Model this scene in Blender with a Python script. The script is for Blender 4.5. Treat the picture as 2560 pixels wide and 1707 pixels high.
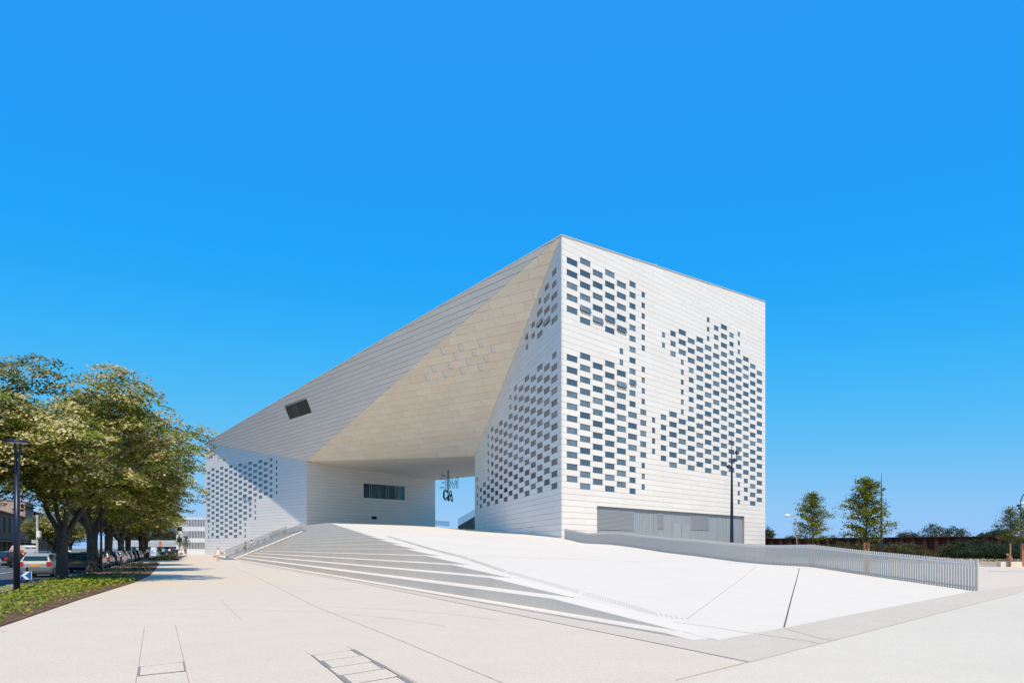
import bpy, bmesh, math, random
import numpy as np
from mathutils import Vector, Matrix, noise

random.seed(7); np.random.seed(7)
for o in list(bpy.data.objects): bpy.data.objects.remove(o)
scene = bpy.context.scene
COL = scene.collection

# ------------------------------------------------------------------ camera
EYE = 1.6; FPX = 1800.0; CX = 1280.0; HY = 1370.0     # focal length and horizon of the photograph in its own pixels
cd = bpy.data.cameras.new('camera'); cam = bpy.data.objects.new('camera', cd); COL.objects.link(cam)
cd.sensor_width = 36.0; cd.lens = 36.0*FPX/2560.0
cd.shift_y = (HY-853.5)/2560.0
cd.clip_start = 0.1; cd.clip_end = 6000
cam.location = (0, 0, EYE); cam.rotation_euler = (math.radians(90), 0, 0)
scene.camera = cam

# ------------------------------------------------------------------ sky, sun, exposure
SUN_AZ = 18.0      # degrees to the right of straight behind the camera
SUN_EL = 54.2
world = bpy.data.worlds.new('World'); scene.world = world; world.use_nodes = True
wn = world.node_tree.nodes; wl = world.node_tree.links
for n in list(wn): wn.remove(n)
wo = wn.new('ShaderNodeOutputWorld'); bg = wn.new('ShaderNodeBackground')
sky = wn.new('ShaderNodeTexSky'); sky.sky_type = 'NISHITA'; sky.sun_disc = False
sky.sun_elevation = math.radians(SUN_EL); sky.sun_rotation = math.radians(180-SUN_AZ)
sky.altitude = 0; sky.air_density = 1.0; sky.dust_density = 0.35; sky.ozone_density = 2.2
SKY = 0.14
down = wn.new('ShaderNodeVectorMath'); down.operation = 'SCALE'; down.inputs['Scale'].default_value = SKY
cur = wn.new('ShaderNodeRGBCurve')                       # film-like grade of the Nishita sky towards the deep azure of the photograph
def set_curve(c, pts):
    while len(c.points) > 2: c.points.remove(c.points[1])
    c.points[0].location = pts[0]; c.points[-1].location = pts[-1]
    for p in pts[1:-1]: c.points.new(*p)
set_curve(cur.mapping.curves[0], [(0, 0.022), (0.115, 0.024), (0.2, 0.018), (0.31, 0.055), (0.74, 0.26), (1, 0.33)])
set_curve(cur.mapping.curves[1], [(0, 0.26), (0.2, 0.318), (0.33, 0.37), (0.5, 0.465), (0.85, 0.55), (1, 0.58)])
set_curve(cur.mapping.curves[2], [(0, 0.84), (0.30, 0.88), (0.5, 0.94), (1, 0.91)])
cur.mapping.update()
up_n = wn.new('ShaderNodeVectorMath'); up_n.operation = 'SCALE'; up_n.inputs['Scale'].default_value = 1/SKY
wl.new(sky.outputs[0], down.inputs[0]); wl.new(down.outputs[0], cur.inputs['Color']); wl.new(cur.outputs[0], up_n.inputs[0]); wl.new(up_n.outputs[0], bg.inputs[0])
bg.inputs[1].default_value = SKY
wl.new(bg.outputs[0], wo.inputs[0])

sd = bpy.data.lights.new('sun', 'SUN'); sun = bpy.data.objects.new('sun', sd); COL.objects.link(sun)
sd.energy = 4.6; sd.angle = math.radians(0.53); sd.color = (1.0, 0.87, 0.705)
az, el = math.radians(SUN_AZ), math.radians(SUN_EL)
to_sun = Vector((math.sin(az)*math.cos(el), -math.cos(az)*math.cos(el), math.sin(el)))
sun.rotation_euler = to_sun.to_track_quat('Z', 'Y').to_euler(); sun.location = (40, -60, 60)

vs = scene.view_settings
vs.view_transform = 'Standard'; vs.look = 'None'; vs.gamma = 1.0; vs.exposure = 0.0; vs.use_curve_mapping = False
scene.cycles.max_bounces = 9; scene.cycles.diffuse_bounces = 6; scene.cycles.glossy_bounces = 3
scene.cycles.transparent_max_bounces = 8; scene.cycles.caustics_reflective = False; scene.cycles.caustics_refractive = False

# ------------------------------------------------------------------ helpers
def at(px, py, Z):
    """point in metres for a photograph pixel at depth Z"""
    return Vector(((px-CX)/FPX*Z, Z, EYE+(HY-py)/FPX*Z))
def gpt(px, py, z=0.0):
    Z = (EYE-z)*FPX/(py-HY); return Vector(((px-CX)/FPX*Z, Z, z))

def nodes_of(name):
    m = bpy.data.materials.new(name); m.use_nodes = True
    nt = m.node_tree; b = nt.nodes['Principled BSDF']; return m, nt, b
def simple(name, col, rough=0.6, metal=0.0, spec=0.5, var=0.0, scale=6.0, bump=0.0, coord='Object'):
    m, nt, b = nodes_of(name)
    b.inputs['Roughness'].default_value = rough; b.inputs['Metallic'].default_value = metal
    b.inputs['Specular IOR Level'].default_value = spec
    b.inputs['Base Color'].default_value = (*col, 1)
    if var > 0 or bump > 0:
        tc = nt.nodes.new('ShaderNodeTexCoord'); nz = nt.nodes.new('ShaderNodeTexNoise')
        nz.inputs['Scale'].default_value = scale; nz.inputs['Detail'].default_value = 6; nz.inputs['Roughness'].default_value = 0.65
        if coord == 'World':
            ge = nt.nodes.new('ShaderNodeNewGeometry'); nt.links.new(ge.outputs['Position'], nz.inputs['Vector'])
        else: nt.links.new(tc.outputs[coord], nz.inputs['Vector'])
        if var > 0:
            cr = nt.nodes.new('ShaderNodeMapRange'); cr.inputs['From Min'].default_value = 0.25; cr.inputs['From Max'].default_value = 0.75
            cr.inputs['To Min'].default_value = 1-var; cr.inputs['To Max'].default_value = 1+var
            mx = nt.nodes.new('ShaderNodeVectorMath'); mx.operation = 'SCALE'; mx.inputs[0].default_value = col
            nt.links.new(nz.outputs['Fac'], cr.inputs['Value']); nt.links.new(cr.outputs[0], mx.inputs['Scale'])
            nt.links.new(mx.outputs[0], b.inputs['Base Color'])
        if bump > 0:
            bp = nt.nodes.new('ShaderNodeBump'); bp.inputs['Strength'].default_value = bump; bp.inputs['Distance'].default_value = 0.02
            nt.links.new(nz.outputs['Fac'], bp.inputs['Height']); nt.links.new(bp.outputs[0], b.inputs['Normal'])
    return m

def layered(name, col, layers, rough=0.8, spec=0.3, rnd=0.0, rndcol=None, bump=0.0):
    """base colour modulated by several world-space noises [(scale, amount)], and optionally by a per-piece random value"""
    m, nt, b = nodes_of(name); L = nt.links
    b.inputs['Roughness'].default_value = rough; b.inputs['Specular IOR Level'].default_value = spec
    ge = nt.nodes.new('ShaderNodeNewGeometry')
    cur = None
    for i, (sc, am) in enumerate(layers):
        nz = nt.nodes.new('ShaderNodeTexNoise'); nz.inputs['Scale'].default_value = sc; nz.inputs['Detail'].default_value = 5
        nz.inputs['Roughness'].default_value = 0.6
        L.new(ge.outputs['Position'], nz.inputs['Vector'])
        mr = nt.nodes.new('ShaderNodeMapRange'); mr.inputs['From Min'].default_value = 0.28; mr.inputs['From Max'].default_value = 0.72
        mr.inputs['To Min'].default_value = 1-am; mr.inputs['To Max'].default_value = 1+am
        L.new(nz.outputs['Fac'], mr.inputs['Value'])
        if cur is None: cur = mr.outputs[0]
        else:
            mu = nt.nodes.new('ShaderNodeMath'); mu.operation = 'MULTIPLY'; L.new(cur, mu.inputs[0]); L.new(mr.outputs[0], mu.inputs[1]); cur = mu.outputs[0]
        last = nz.outputs['Fac']
    base = None
    if rnd > 0:
        oi = nt.nodes.new('ShaderNodeObjectInfo')
        ad = nt.nodes.new('ShaderNodeMath'); ad.operation = 'ADD'; L.new(oi.outputs['Random'], ad.inputs[0]); L.new(ge.outputs['Random Per Island'], ad.inputs[1])
        fr = nt.nodes.new('ShaderNodeMath'); fr.operation = 'FRACT'; L.new(ad.outputs[0], fr.inputs[0])
        mr = nt.nodes.new('ShaderNodeMapRange'); mr.inputs['To Min'].default_value = 1-rnd; mr.inputs['To Max'].default_value = 1+rnd*0.6
        L.new(fr.outputs[0], mr.inputs['Value'])
        mu = nt.nodes.new('ShaderNodeMath'); mu.operation = 'MULTIPLY'; L.new(cur, mu.inputs[0]); L.new(mr.outputs[0], mu.inputs[1]); cur = mu.outputs[0]
        if rndcol:
            f2 = nt.nodes.new('ShaderNodeMath'); f2.operation = 'MULTIPLY'; f2.inputs[1].default_value = 7.31; L.new(fr.outputs[0], f2.inputs[0])
            f3 = nt.nodes.new('ShaderNodeMath'); f3.operation = 'FRACT'; L.new(f2.outputs[0], f3.inputs[0])
            pw = nt.nodes.new('ShaderNodeMath'); pw.operation = 'POWER'; pw.inputs[1].default_value = 2.5; L.new(f3.outputs[0], pw.inputs[0])
            mc = nt.nodes.new('ShaderNodeMix'); mc.data_type = 'RGBA'; mc.inputs['A'].default_value = (*col, 1); mc.inputs['B'].default_value = (*rndcol, 1)
            L.new(pw.outputs[0], mc.inputs['Factor']); base = mc.outputs['Result']
    sc = nt.nodes.new('ShaderNodeVectorMath'); sc.operation = 'SCALE'; sc.inputs[0].default_value = col
    if base is not None: L.new(base, sc.inputs[0])
    L.new(cur, sc.inputs['Scale']); L.new(sc.outputs[0], b.inputs['Base Color'])
    if bump > 0:
        bp = nt.nodes.new('ShaderNodeBump'); bp.inputs['Strength'].default_value = bump; bp.inputs['Distance'].default_value = 0.01
        L.new(last, bp.inputs['Height']); L.new(bp.outputs[0], b.inputs['Normal'])
    return m

def leaf_mat(name, trans=0.38):
    m, nt, b = nodes_of(name); L = nt.links
    at_ = nt.nodes.new('ShaderNodeAttribute'); at_.attribute_name = 'tint'
    b.inputs['Roughness'].default_value = 0.55; b.inputs['Specular IOR Level'].default_value = 0.25
    L.new(at_.outputs['Color'], b.inputs['Base Color'])
    tr = nt.nodes.new('ShaderNodeBsdfTranslucent'); L.new(at_.outputs['Color'], tr.inputs['Color'])
    mx = nt.nodes.new('ShaderNodeMixShader'); mx.inputs[0].default_value = trans
    out = nt.nodes['Material Output']
    L.new(b.outputs[0], mx.inputs[1]); L.new(tr.outputs[0], mx.inputs[2]); L.new(mx.outputs[0], out.inputs['Surface'])
    return m

M = {}
M['panel'] = layered('pale_concrete_panel', (0.795, 0.757, 0.705), [(0.25, 0.02), (9.0, 0.03)], rough=0.62, spec=0.35, rnd=0.032, rndcol=(0.80, 0.735, 0.672))
M['panel_under'] = layered('bounce_lit_concrete_panel', (0.86, 0.79, 0.665), [(0.2, 0.03), (9.0, 0.03)], rough=0.65, spec=0.3, rnd=0.05, rndcol=(0.85, 0.745, 0.61))  # same concrete as the walls; warm bounce from sunlit ground painted into its colour
M['backing'] = simple('joint_backing', (0.16, 0.155, 0.15), 0.9)
M['plaster'] = layered('smooth_plaster', (0.82, 0.73, 0.64), [(0.3, 0.02)], rough=0.8)
M['roof'] = layered('roof_membrane', (0.42, 0.41, 0.40), [(0.4, 0.06)], rough=0.9)
M['win_frame'] = simple('window_frame_aluminium', (0.11, 0.12, 0.13), 0.45, 0.3)
M['sash_frame'] = simple('sash_frame_light', (0.33, 0.34, 0.34), 0.4, 0.4)

def glass_mat(name, a, b_, rough=0.06):
    m, nt, b = nodes_of(name); L = nt.links
    oi = nt.nodes.new('ShaderNodeObjectInfo'); ge = nt.nodes.new('ShaderNodeNewGeometry')
    ad = nt.nodes.new('ShaderNodeMath'); ad.operation = 'ADD'; L.new(oi.outputs['Random'], ad.inputs[0]); L.new(ge.outputs['Random Per Island'], ad.inputs[1])
    fr = nt.nodes.new('ShaderNodeMath'); fr.operation = 'FRACT'; L.new(ad.outputs[0], fr.inputs[0])
    pw = nt.nodes.new('ShaderNodeMath'); pw.operation = 'POWER'; pw.inputs[1].default_value = 2.2; L.new(fr.outputs[0], pw.inputs[0])
    nz = nt.nodes.new('ShaderNodeTexNoise'); nz.inputs['Scale'].default_value = 1.6; nz.inputs['Detail'].default_value = 3; L.new(ge.outputs['Position'], nz.inputs['Vector'])
    mu = nt.nodes.new('ShaderNodeMath'); mu.operation = 'MULTIPLY'; L.new(pw.outputs[0], mu.inputs[0]); L.new(nz.outputs['Fac'], mu.inputs[1])
    m2 = nt.nodes.new('ShaderNodeMath'); m2.operation = 'MULTIPLY'; m2.inputs[1].default_value = 1.6; m2.use_clamp = True; L.new(mu.outputs[0], m2.inputs[0])
    mc = nt.nodes.new('ShaderNodeMix'); mc.data_type = 'RGBA'; mc.inputs['A'].default_value = (*a, 1); mc.inputs['B'].default_value = (*b_, 1)
    L.new(m2.outputs[0], mc.inputs['Factor']); L.new(mc.outputs['Result'], b.inputs['Base Color'])
    b.inputs['Roughness'].default_value = rough; b.inputs['Specular IOR Level'].default_value = 0.8; b.inputs['IOR'].default_value = 1.52
    return m
M['glass'] = glass_mat('window_glass', (0.055, 0.085, 0.115), (0.20, 0.25, 0.28))
M['glass_dark'] = glass_mat('dark_glass', (0.02, 0.03, 0.03), (0.05, 0.07, 0.07))
M['glass_dark'].node_tree.nodes['Principled BSDF'].inputs['Specular IOR Level'].default_value = 0.35
M['glass_teal'] = simple('teal_glass', (0.05, 0.16, 0.17), 0.1, 0, 0.6)
M['mullion'] = simple('pale_mullion', (0.38, 0.44, 0.43), 0.45, 0.2)
M['channel'] = layered('channel_glass', (0.31, 0.335, 0.355), [(1.2, 0.05)], rough=0.32, spec=0.5, rnd=0.06)
M['louvre'] = simple('louvre_metal', (0.43, 0.43, 0.42), 0.5, 0.3)
M['slot_pane'] = simple('pale_light_panel', (0.80, 0.78, 0.76), 0.4)
M['steel'] = simple('galvanised_steel', (0.60, 0.56, 0.505), 0.5, 0.2, var=0.08, scale=9, coord='World')
M['steel_blue'] = simple('painted_blue_grey_steel', (0.22, 0.245, 0.26), 0.45, 0.3)
M['white_steel'] = simple('white_painted_steel', (0.74, 0.75, 0.76), 0.45)
M['ramp'] = layered('white_concrete', (0.73, 0.635, 0.515), [(0.12, 0.025), (0.7, 0.018), (5.0, 0.015), (60, 0.03)], rough=0.75, spec=0.25, bump=0.03)
M['step'] = layered('precast_step_concrete', (0.755, 0.655, 0.535), [(0.5, 0.03), (5.0, 0.03), (60, 0.03)], rough=0.8, spec=0.25, rnd=0.03, bump=0.05)
M['plaza'] = layered('exposed_aggregate_concrete', (0.665, 0.547, 0.415), [(0.07, 0.035), (0.9, 0.03), (11, 0.06), (38, 0.16), (90, 0.16)], rough=0.85, spec=0.2, bump=0.15)
M['plaza_cool'] = layered('broom_finished_concrete', (0.665, 0.572, 0.447), [(0.09, 0.03), (1.1, 0.025), (16, 0.05), (40, 0.11), (90, 0.12)], rough=0.85, spec=0.2, bump=0.12)
M['band'] = layered('apron_concrete', (0.605, 0.506, 0.391), [(0.1, 0.03), (1.5, 0.03), (14, 0.06), (40, 0.14), (90, 0.14)], rough=0.85, spec=0.2, bump=0.15)
M['joint'] = simple('joint_filler', (0.46, 0.36, 0.28), 0.9, 0.0, 0.08, var=0.25, scale=3, coord='World')
M['joint_grey'] = simple('grey_joint_filler', (0.47, 0.43, 0.37), 0.9, 0.0, 0.08)
M['rust_joint'] = simple('rusted_joint', (0.13, 0.075, 0.055), 0.9, var=0.5, scale=4, coord='World')
M['cast_iron'] = simple('cast_iron', (0.27, 0.25, 0.23), 0.85, 0.0, 0.08, var=0.3, scale=30, coord='World')
M['slot'] = simple('drain_slot_shadow', (0.60, 0.53, 0.44), 0.9, 0.0, 0.08)
M['asphalt'] = layered('asphalt', (0.10, 0.10, 0.105), [(0.3, 0.1), (20, 0.12)], rough=0.85)
M['kerbstone'] = layered('kerb_stone', (0.33, 0.33, 0.32), [(1.0, 0.1), (18, 0.12)], rough=0.85)
M['land'] = layered('dry_land', (0.20, 0.17, 0.12), [(0.02, 0.2), (0.4, 0.15)], rough=0.95)
M['soil'] = layered('bark_mulch_soil', (0.15, 0.08, 0.045), [(0.8, 0.25), (9, 0.35), (40, 0.3)], rough=0.95, bump=0.5)
M['earth'] = layered('pale_earth', (0.40, 0.29, 0.175), [(0.4, 0.15), (6, 0.15)], rough=0.95, bump=0.3)
M['bark'] = layered('lime_bark', (0.085, 0.068, 0.056), [(1.2, 0.3), (7, 0.35), (24, 0.3)], rough=0.9, bump=0.6)
M['leaf'] = leaf_mat('leaf')
M['corten'] = layered('rusted_sheet_pile', (0.062, 0.024, 0.02), [(0.4, 0.25), (4, 0.25)], rough=0.85, rnd=0.12)
M['stake'] = layered('timber_guard', (0.40, 0.19, 0.09), [(2, 0.15), (12, 0.15)], rough=0.8)
M['navy'] = simple('navy_painted_metal', (0.012, 0.018, 0.038), 0.4, 0.2)
M['black'] = simple('black_metal', (0.015, 0.013, 0.014), 0.5, 0.2)
M['rubber'] = simple('tyre_rubber', (0.02, 0.02, 0.02), 0.85)
M['hub'] = simple('wheel_metal', (0.35, 0.35, 0.36), 0.35, 0.8)
M['silver'] = simple('silver_car_paint', (0.56, 0.55, 0.52), 0.3, 0.55)
M['maroon'] = simple('maroon_car_paint', (0.045, 0.012, 0.012), 0.25, 0.1, 0.6)
M['blackcar'] = simple('black_car_paint', (0.012, 0.012, 0.014), 0.2, 0.0, 0.6)
M['greycar'] = simple('grey_car_paint', (0.10, 0.105, 0.11), 0.25, 0.3)
M['bluecar'] = simple('blue_car_paint', (0.03, 0.075, 0.15), 0.25, 0.2)
M['whitecar'] = simple('white_car_paint', (0.68, 0.70, 0.71), 0.3)
M['redlight'] = simple('red_lens', (0.45, 0.02, 0.015), 0.2)
M['clearlight'] = simple('clear_lens', (0.6, 0.6, 0.6), 0.15)
M['plate'] = simple('yellow_plate', (0.70, 0.36, 0.03), 0.5)
M['plastic'] = simple('grey_bumper_plastic', (0.12, 0.135, 0.15), 0.6)
M['carglass'] = simple('car_glass', (0.015, 0.03, 0.032), 0.04, 0, 0.8)
M['orange'] = simple('orange_paint', (0.80, 0.17, 0.02), 0.5)
M['redpaint'] = simple('red_paint', (0.60, 0.03, 0.02), 0.5)
M['whitepaint'] = simple('white_paint', (0.78, 0.78, 0.78), 0.5)
M['bluepaint'] = simple('blue_sign_paint', (0.015, 0.12, 0.40), 0.45)
M['skyblue'] = simple('light_blue_print', (0.20, 0.48, 0.72), 0.5)
M['skin'] = simple('skin', (0.50, 0.27, 0.18), 0.55)
M['tan_skin'] = simple('tanned_skin', (0.46, 0.20, 0.09), 0.5)
M['hair_brown'] = simple('brown_hair', (0.16, 0.07, 0.035), 0.6)
M['hair_grey'] = simple('blonde_hair', (0.45, 0.30, 0.15), 0.6)
M['cloth_white'] = simple('white_cloth', (0.78, 0.77, 0.75), 0.8)
M['cloth_blue'] = simple('pale_blue_cloth', (0.27, 0.48, 0.55), 0.8)
M['cloth_dark'] = simple('dark_cloth', (0.025, 0.028, 0.04), 0.85)
M['cloth_red'] = simple('red_cloth', (0.55, 0.05, 0.05), 0.8)
M['cloth_yellow'] = simple('yellow_bag_cloth', (0.70, 0.33, 0.04), 0.7)
M['cloth_purple'] = simple('purple_cloth', (0.16, 0.09, 0.30), 0.8)
M['house_brown'] = layered('soot_stained_limestone', (0.20, 0.155, 0.125), [(0.5, 0.2), (3, 0.2)], rough=0.9)
M['house_stone'] = layered('rubble_stone', (0.38, 0.30, 0.24), [(1.4, 0.3), (5, 0.3)], rough=0.95, bump=0.4)
M['house_grey'] = layered('grey_render', (0.36, 0.36, 0.365), [(0.4, 0.08), (4, 0.06)], rough=0.9)
M['house_dark'] = layered('dark_render', (0.05, 0.048, 0.05), [(0.6, 0.2)], rough=0.9)
M['tiles'] = layered('clay_roof_tiles', (0.30, 0.13, 0.09), [(2, 0.25), (14, 0.2)], rough=0.9)
M['carpark'] = layered('white_corrugated_metal', (0.66, 0.68, 0.69), [(0.4, 0.03), (8, 0.04)], rough=0.5)
M['dark_inside'] = simple('dark_interior', (0.03, 0.035, 0.038), 0.9)
M['viaduct'] = layered('pale_metal_cladding', (0.45, 0.48, 0.50), [(0.2, 0.06)], rough=0.55)
M['balustrade_glass'] = simple('tinted_balustrade_glass', (0.10, 0.27, 0.42), 0.1, 0, 0.6)
bgm = M['balustrade_glass'].node_tree.nodes['Principled BSDF']; bgm.inputs['Alpha'].default_value = 0.45
M['dark_stone'] = simple('dark_concrete', (0.16, 0.17, 0.17), 0.8)

def link(o): COL.objects.link(o); return o
def tag(o, label=None, cat=None, group=None, kind=None):
    if label: o['label'] = label
    if cat: o['category'] = cat
    if group: o['group'] = group
    if kind: o['kind'] = kind
    return o
def empty(name, loc=(0, 0, 0), rz=0.0):
    o = bpy.data.objects.new(name, None); o.location = loc; o.rotation_euler = (0, 0, rz); o.empty_display_size = 0.3
    return link(o)
def base_matrix(o): return Matrix.LocRotScale(o.location, o.rotation_euler, o.scale)
def world_of(o):
    m = base_matrix(o)
    return world_of(o.parent) @ o.matrix_parent_inverse @ m if o.parent else m
def world_child(name, me, parent, mw=None):
    """child whose mesh (or matrix) is given in scene coordinates"""
    o = bpy.data.objects.new(name, me); link(o)
    if parent is not None:
        o.parent = parent
        o.matrix_parent_inverse = world_of(parent).inverted()
    if mw is not None: o.matrix_basis = mw
    return o
def child(name, me, parent, loc=None, rot=None):
    o = bpy.data.objects.new(name, me); link(o); o.parent = parent
    if loc is not None: o.location = loc
    if rot is not None: o.rotation_euler = rot
    return o
def mesh(name, vs_, fs, mats, idx=None, smooth=False):
    me = bpy.data.meshes.new(name); me.from_pydata([tuple(v) for v in vs_], [], fs)
    for m in (mats if isinstance(mats, (list, tuple)) else [mats]): me.materials.append(m)
    if idx is not None: me.polygons.foreach_set('material_index', idx)
    if smooth: me.polygons.foreach_set('use_smooth', [True]*len(me.polygons))
    me.update(); return me

class MB:
    """collects simple solids and returns one mesh"""
    def __init__(s): s.v = []; s.f = []; s.i = []; s.mi = 0
    def poly(s, pts):
        n = len(s.v); s.v += [Vector(p) for p in pts]; s.f.append(tuple(range(n, n+len(pts)))); s.i.append(s.mi)
    def box(s, c, size, rz=0.0, mat=None):
        hx, hy, hz = size[0]/2, size[1]/2, size[2]/2
        R = mat if mat is not None else Matrix.Rotation(rz, 3, 'Z')
        n = len(s.v)
        for x in (-hx, hx):
            for y in (-hy, hy):
                for z in (-hz, hz): s.v.append(Vector(c)+R@Vector((x, y, z)))
        for q in ((0,1,3,2),(4,6,7,5),(0,4,5,1),(2,3,7,6),(0,2,6,4),(1,5,7,3)):
            s.f.append(tuple(n+k for k in q)); s.i.append(s.mi)
    def bar(s, a, b, w, h, up=Vector((0, 0, 1))):
        a = Vector(a); b = Vector(b); d = b-a; L = d.length; d.normalize()
        x = d.cross(up)
        if x.length < 1e-4: x = d.cross(Vector((1, 0, 0)))
        x.normalize(); y = x.cross(d).normalized()
        R = Matrix((x, d, y)).transposed(); s.box((a+b)/2, (w, L, h), mat=R)
    def tube(s, pts, rads, n=8, cap=True):
        pts = [Vector(p) for p in pts]; base = len(s.v); ref = None
        for k, p in enumerate(pts):
            if k == 0: d = pts[1]-p
            elif k == len(pts)-1: d = p-pts[k-1]
            else: d = pts[k+1]-pts[k-1]
            d.normalize()
            if ref is None:
                ref = Vector((1, 0, 0)) if abs(d.x) < 0.8 else Vector((0, 1, 0))
            x = (ref-d*ref.dot(d)).normalized(); y = d.cross(x); ref = x
            for j in range(n):
                a = 2*math.pi*j/n; s.v.append(p+(x*math.cos(a)+y*math.sin(a))*rads[k])
        for k in range(len(pts)-1):
            for j in range(n):
                q = base+k*n+j; r = base+k*n+(j+1) % n
                s.f.append((q, r, r+n, q+n)); s.i.append(s.mi)
        if cap:
            s.f.append(tuple(base+j for j in range(n))[::-1]); s.i.append(s.mi)
            s.f.append(tuple(base+(len(pts)-1)*n+j for j in range(n))); s.i.append(s.mi)
    def lathe(s, prof, c=(0, 0, 0), n=16):
        base = len(s.v); c = Vector(c)
        for r, z in prof:
            for j in range(n):
                a = 2*math.pi*j/n; s.v.append(c+Vector((r*math.cos(a), r*math.sin(a), z)))
        for k in range(len(prof)-1):
            for j in range(n):
                q = base+k*n+j; r_ = base+k*n+(j+1) % n
                s.f.append((q, r_, r_+n, q+n)); s.i.append(s.mi)
    def prism(s, pts, n_vec, depth):
        """polygon pts (front face) pushed back along -n_vec by depth, no back face"""
        pts = [Vector(p) for p in pts]; nv = Vector(n_vec)
        nrm_ = Vector((0, 0, 0))
        for k in range(len(pts)): nrm_ += pts[k].cross(pts[(k+1) % len(pts)])
        if nrm_.dot(nv) < 0: pts = pts[::-1]
        n = len(s.v); m = len(pts)
        s.v += pts+[p-nv*depth for p in pts]
        s.f.append(tuple(range(n, n+m))); s.i.append(s.mi)
        for k in range(m):
            k2 = (k+1) % m; s.f.append((n+k, n+m+k, n+m+k2, n+k2)); s.i.append(s.mi)
    def build(s, name, mats, smooth=False): return mesh(name, s.v, s.f, mats, s.i, smooth)

def thing(name, label, cat, loc, rz=0.0, group=None):
    return tag(empty(name, loc, rz), label, cat, group)

# ------------------------------------------------------------------ ground
def sheet(name, pts, z, mat, kind='structure', thick=0.0):
    b = MB(); P_ = [Vector((p[0], p[1], z)) for p in pts]
    if thick > 0: b.prism(P_, (0, 0, 1), thick)
    else:
        b.prism(P_, (0, 0, 1), 0.001)
    o = link(bpy.data.objects.new(name, b.build(name, mat))); tag(o, kind=kind); return o
sheet('ground', [(-3000, -500), (3000, -500), (3000, 4000), (-3000, 4000)], -0.30, M['land'])
ROADDIR = Vector((-0.403, 0.915, 0)).normalized(); ROADN = Vector((0.915, 0.403, 0)).normalized()   # along the street / towards the plaza
BEDL = Vector((-17.8, 25.1, 0))            # a point on the street-side edge of the planted bed
def street(s, d): return BEDL+ROADDIR*s+ROADN*d
r = [street(-60, -22), street(-60, -0.15), street(420, -0.15), street(420, -22)]
sheet('road', r, -0.12, M['asphalt'], thick=0.1)
pl = [street(-60, 0), Vector((2.0, -40, 0)), Vector((160, -40, 0)), Vector((160, 260, 0)), Vector((-100, 420, 0)), street(420, 0)]
plaza = sheet('plaza', pl, 0.0, M['plaza'], thick=0.25)
kb = MB(); kb.bar(street(-60, -0.07)+Vector((0, 0, -0.03)), street(300, -0.07)+Vector((0, 0, -0.03)), 0.13, 0.2)
tag(link(bpy.data.objects.new('kerb', kb.build('kerb', M['kerbstone']))), kind='structure')
lm = MB()
for k in range(26): lm.bar(street(-10+k*6, -9.2)+Vector((0, 0, -0.113)), street(-7+k*6, -9.2)+Vector((0, 0, -0.113)), 0.12, 0.006)
lm.bar(street(-40, -6.0)+Vector((0, 0, -0.113)), street(140, -6.0)+Vector((0, 0, -0.113)), 0.12, 0.006)
tag(link(bpy.data.objects.new('road_marking', lm.build('road_marking', M['whitepaint']))), kind='structure')
far_pav = sheet('pavement', [street(-60, -34), street(-60, -21.9), street(420, -21.9), street(420, -34)], 0.0, M['kerbstone'], thick=0.15)

F_ = Vector((3.6, 12.5, 0)); E_ = Vector((17.5, 27.2, 0))     # nearest corner of the white ramp, end of its railing
CORN = gpt(1875, 1655)
cool = [CORN, gpt(2560, 1478), Vector((90, 75, 0)), Vector((160, 120, 0)), Vector((160, -30, 0)), Vector((0, -30, 0)), gpt(1000, 1990)]
sheet('plaza_paving', cool, 0.004, M['plaza_cool'])
bandp = [gpt(610, 1406), gpt(900, 1457), CORN, gpt(2560, 1478), Vector((34, 50, 0)), Vector((17.9, 27.6, 0)), Vector((3.2, 11.9, 0)), Vector((-38.7, 101, 0))]
sheet('apron_paving', [CORN, gpt(900, 1457), gpt(610, 1406), Vector((-38.7, 101, 0)), F_, E_, Vector((60, 62, 0)), gpt(2560, 1478)], 0.008, M['band'])

def strip(pts, w, z, mb, ramp=None, dep=0.012):
    for a, b in zip(pts[:-1], pts[1:]):
        a = Vector(a); b = Vector(b); d = (b-a).normalized(); n = Vector((-d.y, d.x, 0))*w/2
        q = [a-n, b-n, b+n, a+n]
        mb.prism([Vector((p.x, p.y, (ramp(p.x, p.y) if ramp else 0)+z)) for p in q], (0, 0, 1), dep)
J1 = MB()
strip([gpt(545, 1399.5), gpt(620, 1432), gpt(795, 1518), gpt(1000, 1600), gpt(1400, 1766)], 0.022, 0.004, J1)
strip([gpt(553, 1500), gpt(602, 1547)], 0.012, 0.004, J1)
strip([gpt(361, 1565), gpt(349, 1650), gpt(330, 1760)], 0.012, 0.004, J1)
strip([gpt(438, 1560), gpt(461, 1655), gpt(490, 1780)], 0.012, 0.004, J1)
strip([gpt(764, 1628), gpt(900, 1725), gpt(1100, 1860)], 0.010, 0.004, J1)
strip([gpt(870, 1616), gpt(1036, 1702), gpt(1200, 1790)], 0.010, 0.004, J1)
tag(link(bpy.data.objects.new('paving_joint', J1.build('paving_joint', M['joint']))), kind='structure')
J2 = MB()
strip([gpt(610, 1406), gpt(900, 1457), CORN], 0.022, 0.013, J2)
strip([CORN, gpt(2560, 1478), gpt(2900, 1411)], 0.035, 0.0135, J2)
strip([gpt(2060, 1608), gpt(1690, 1700)], 0.012, 0.013, J2)
strip([gpt(2024, 1604), gpt(2055, 1610)], 0.05, 0.013, J2); strip([gpt(2055, 1597), gpt(2090, 1602)], 0.05, 0.013, J2)
strip([gpt(1880, 1583), gpt(2024, 1604)], 0.014, 0.013, J2); strip([gpt(1957, 1570), gpt(2055, 1597)], 0.012, 0.013, J2)
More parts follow.
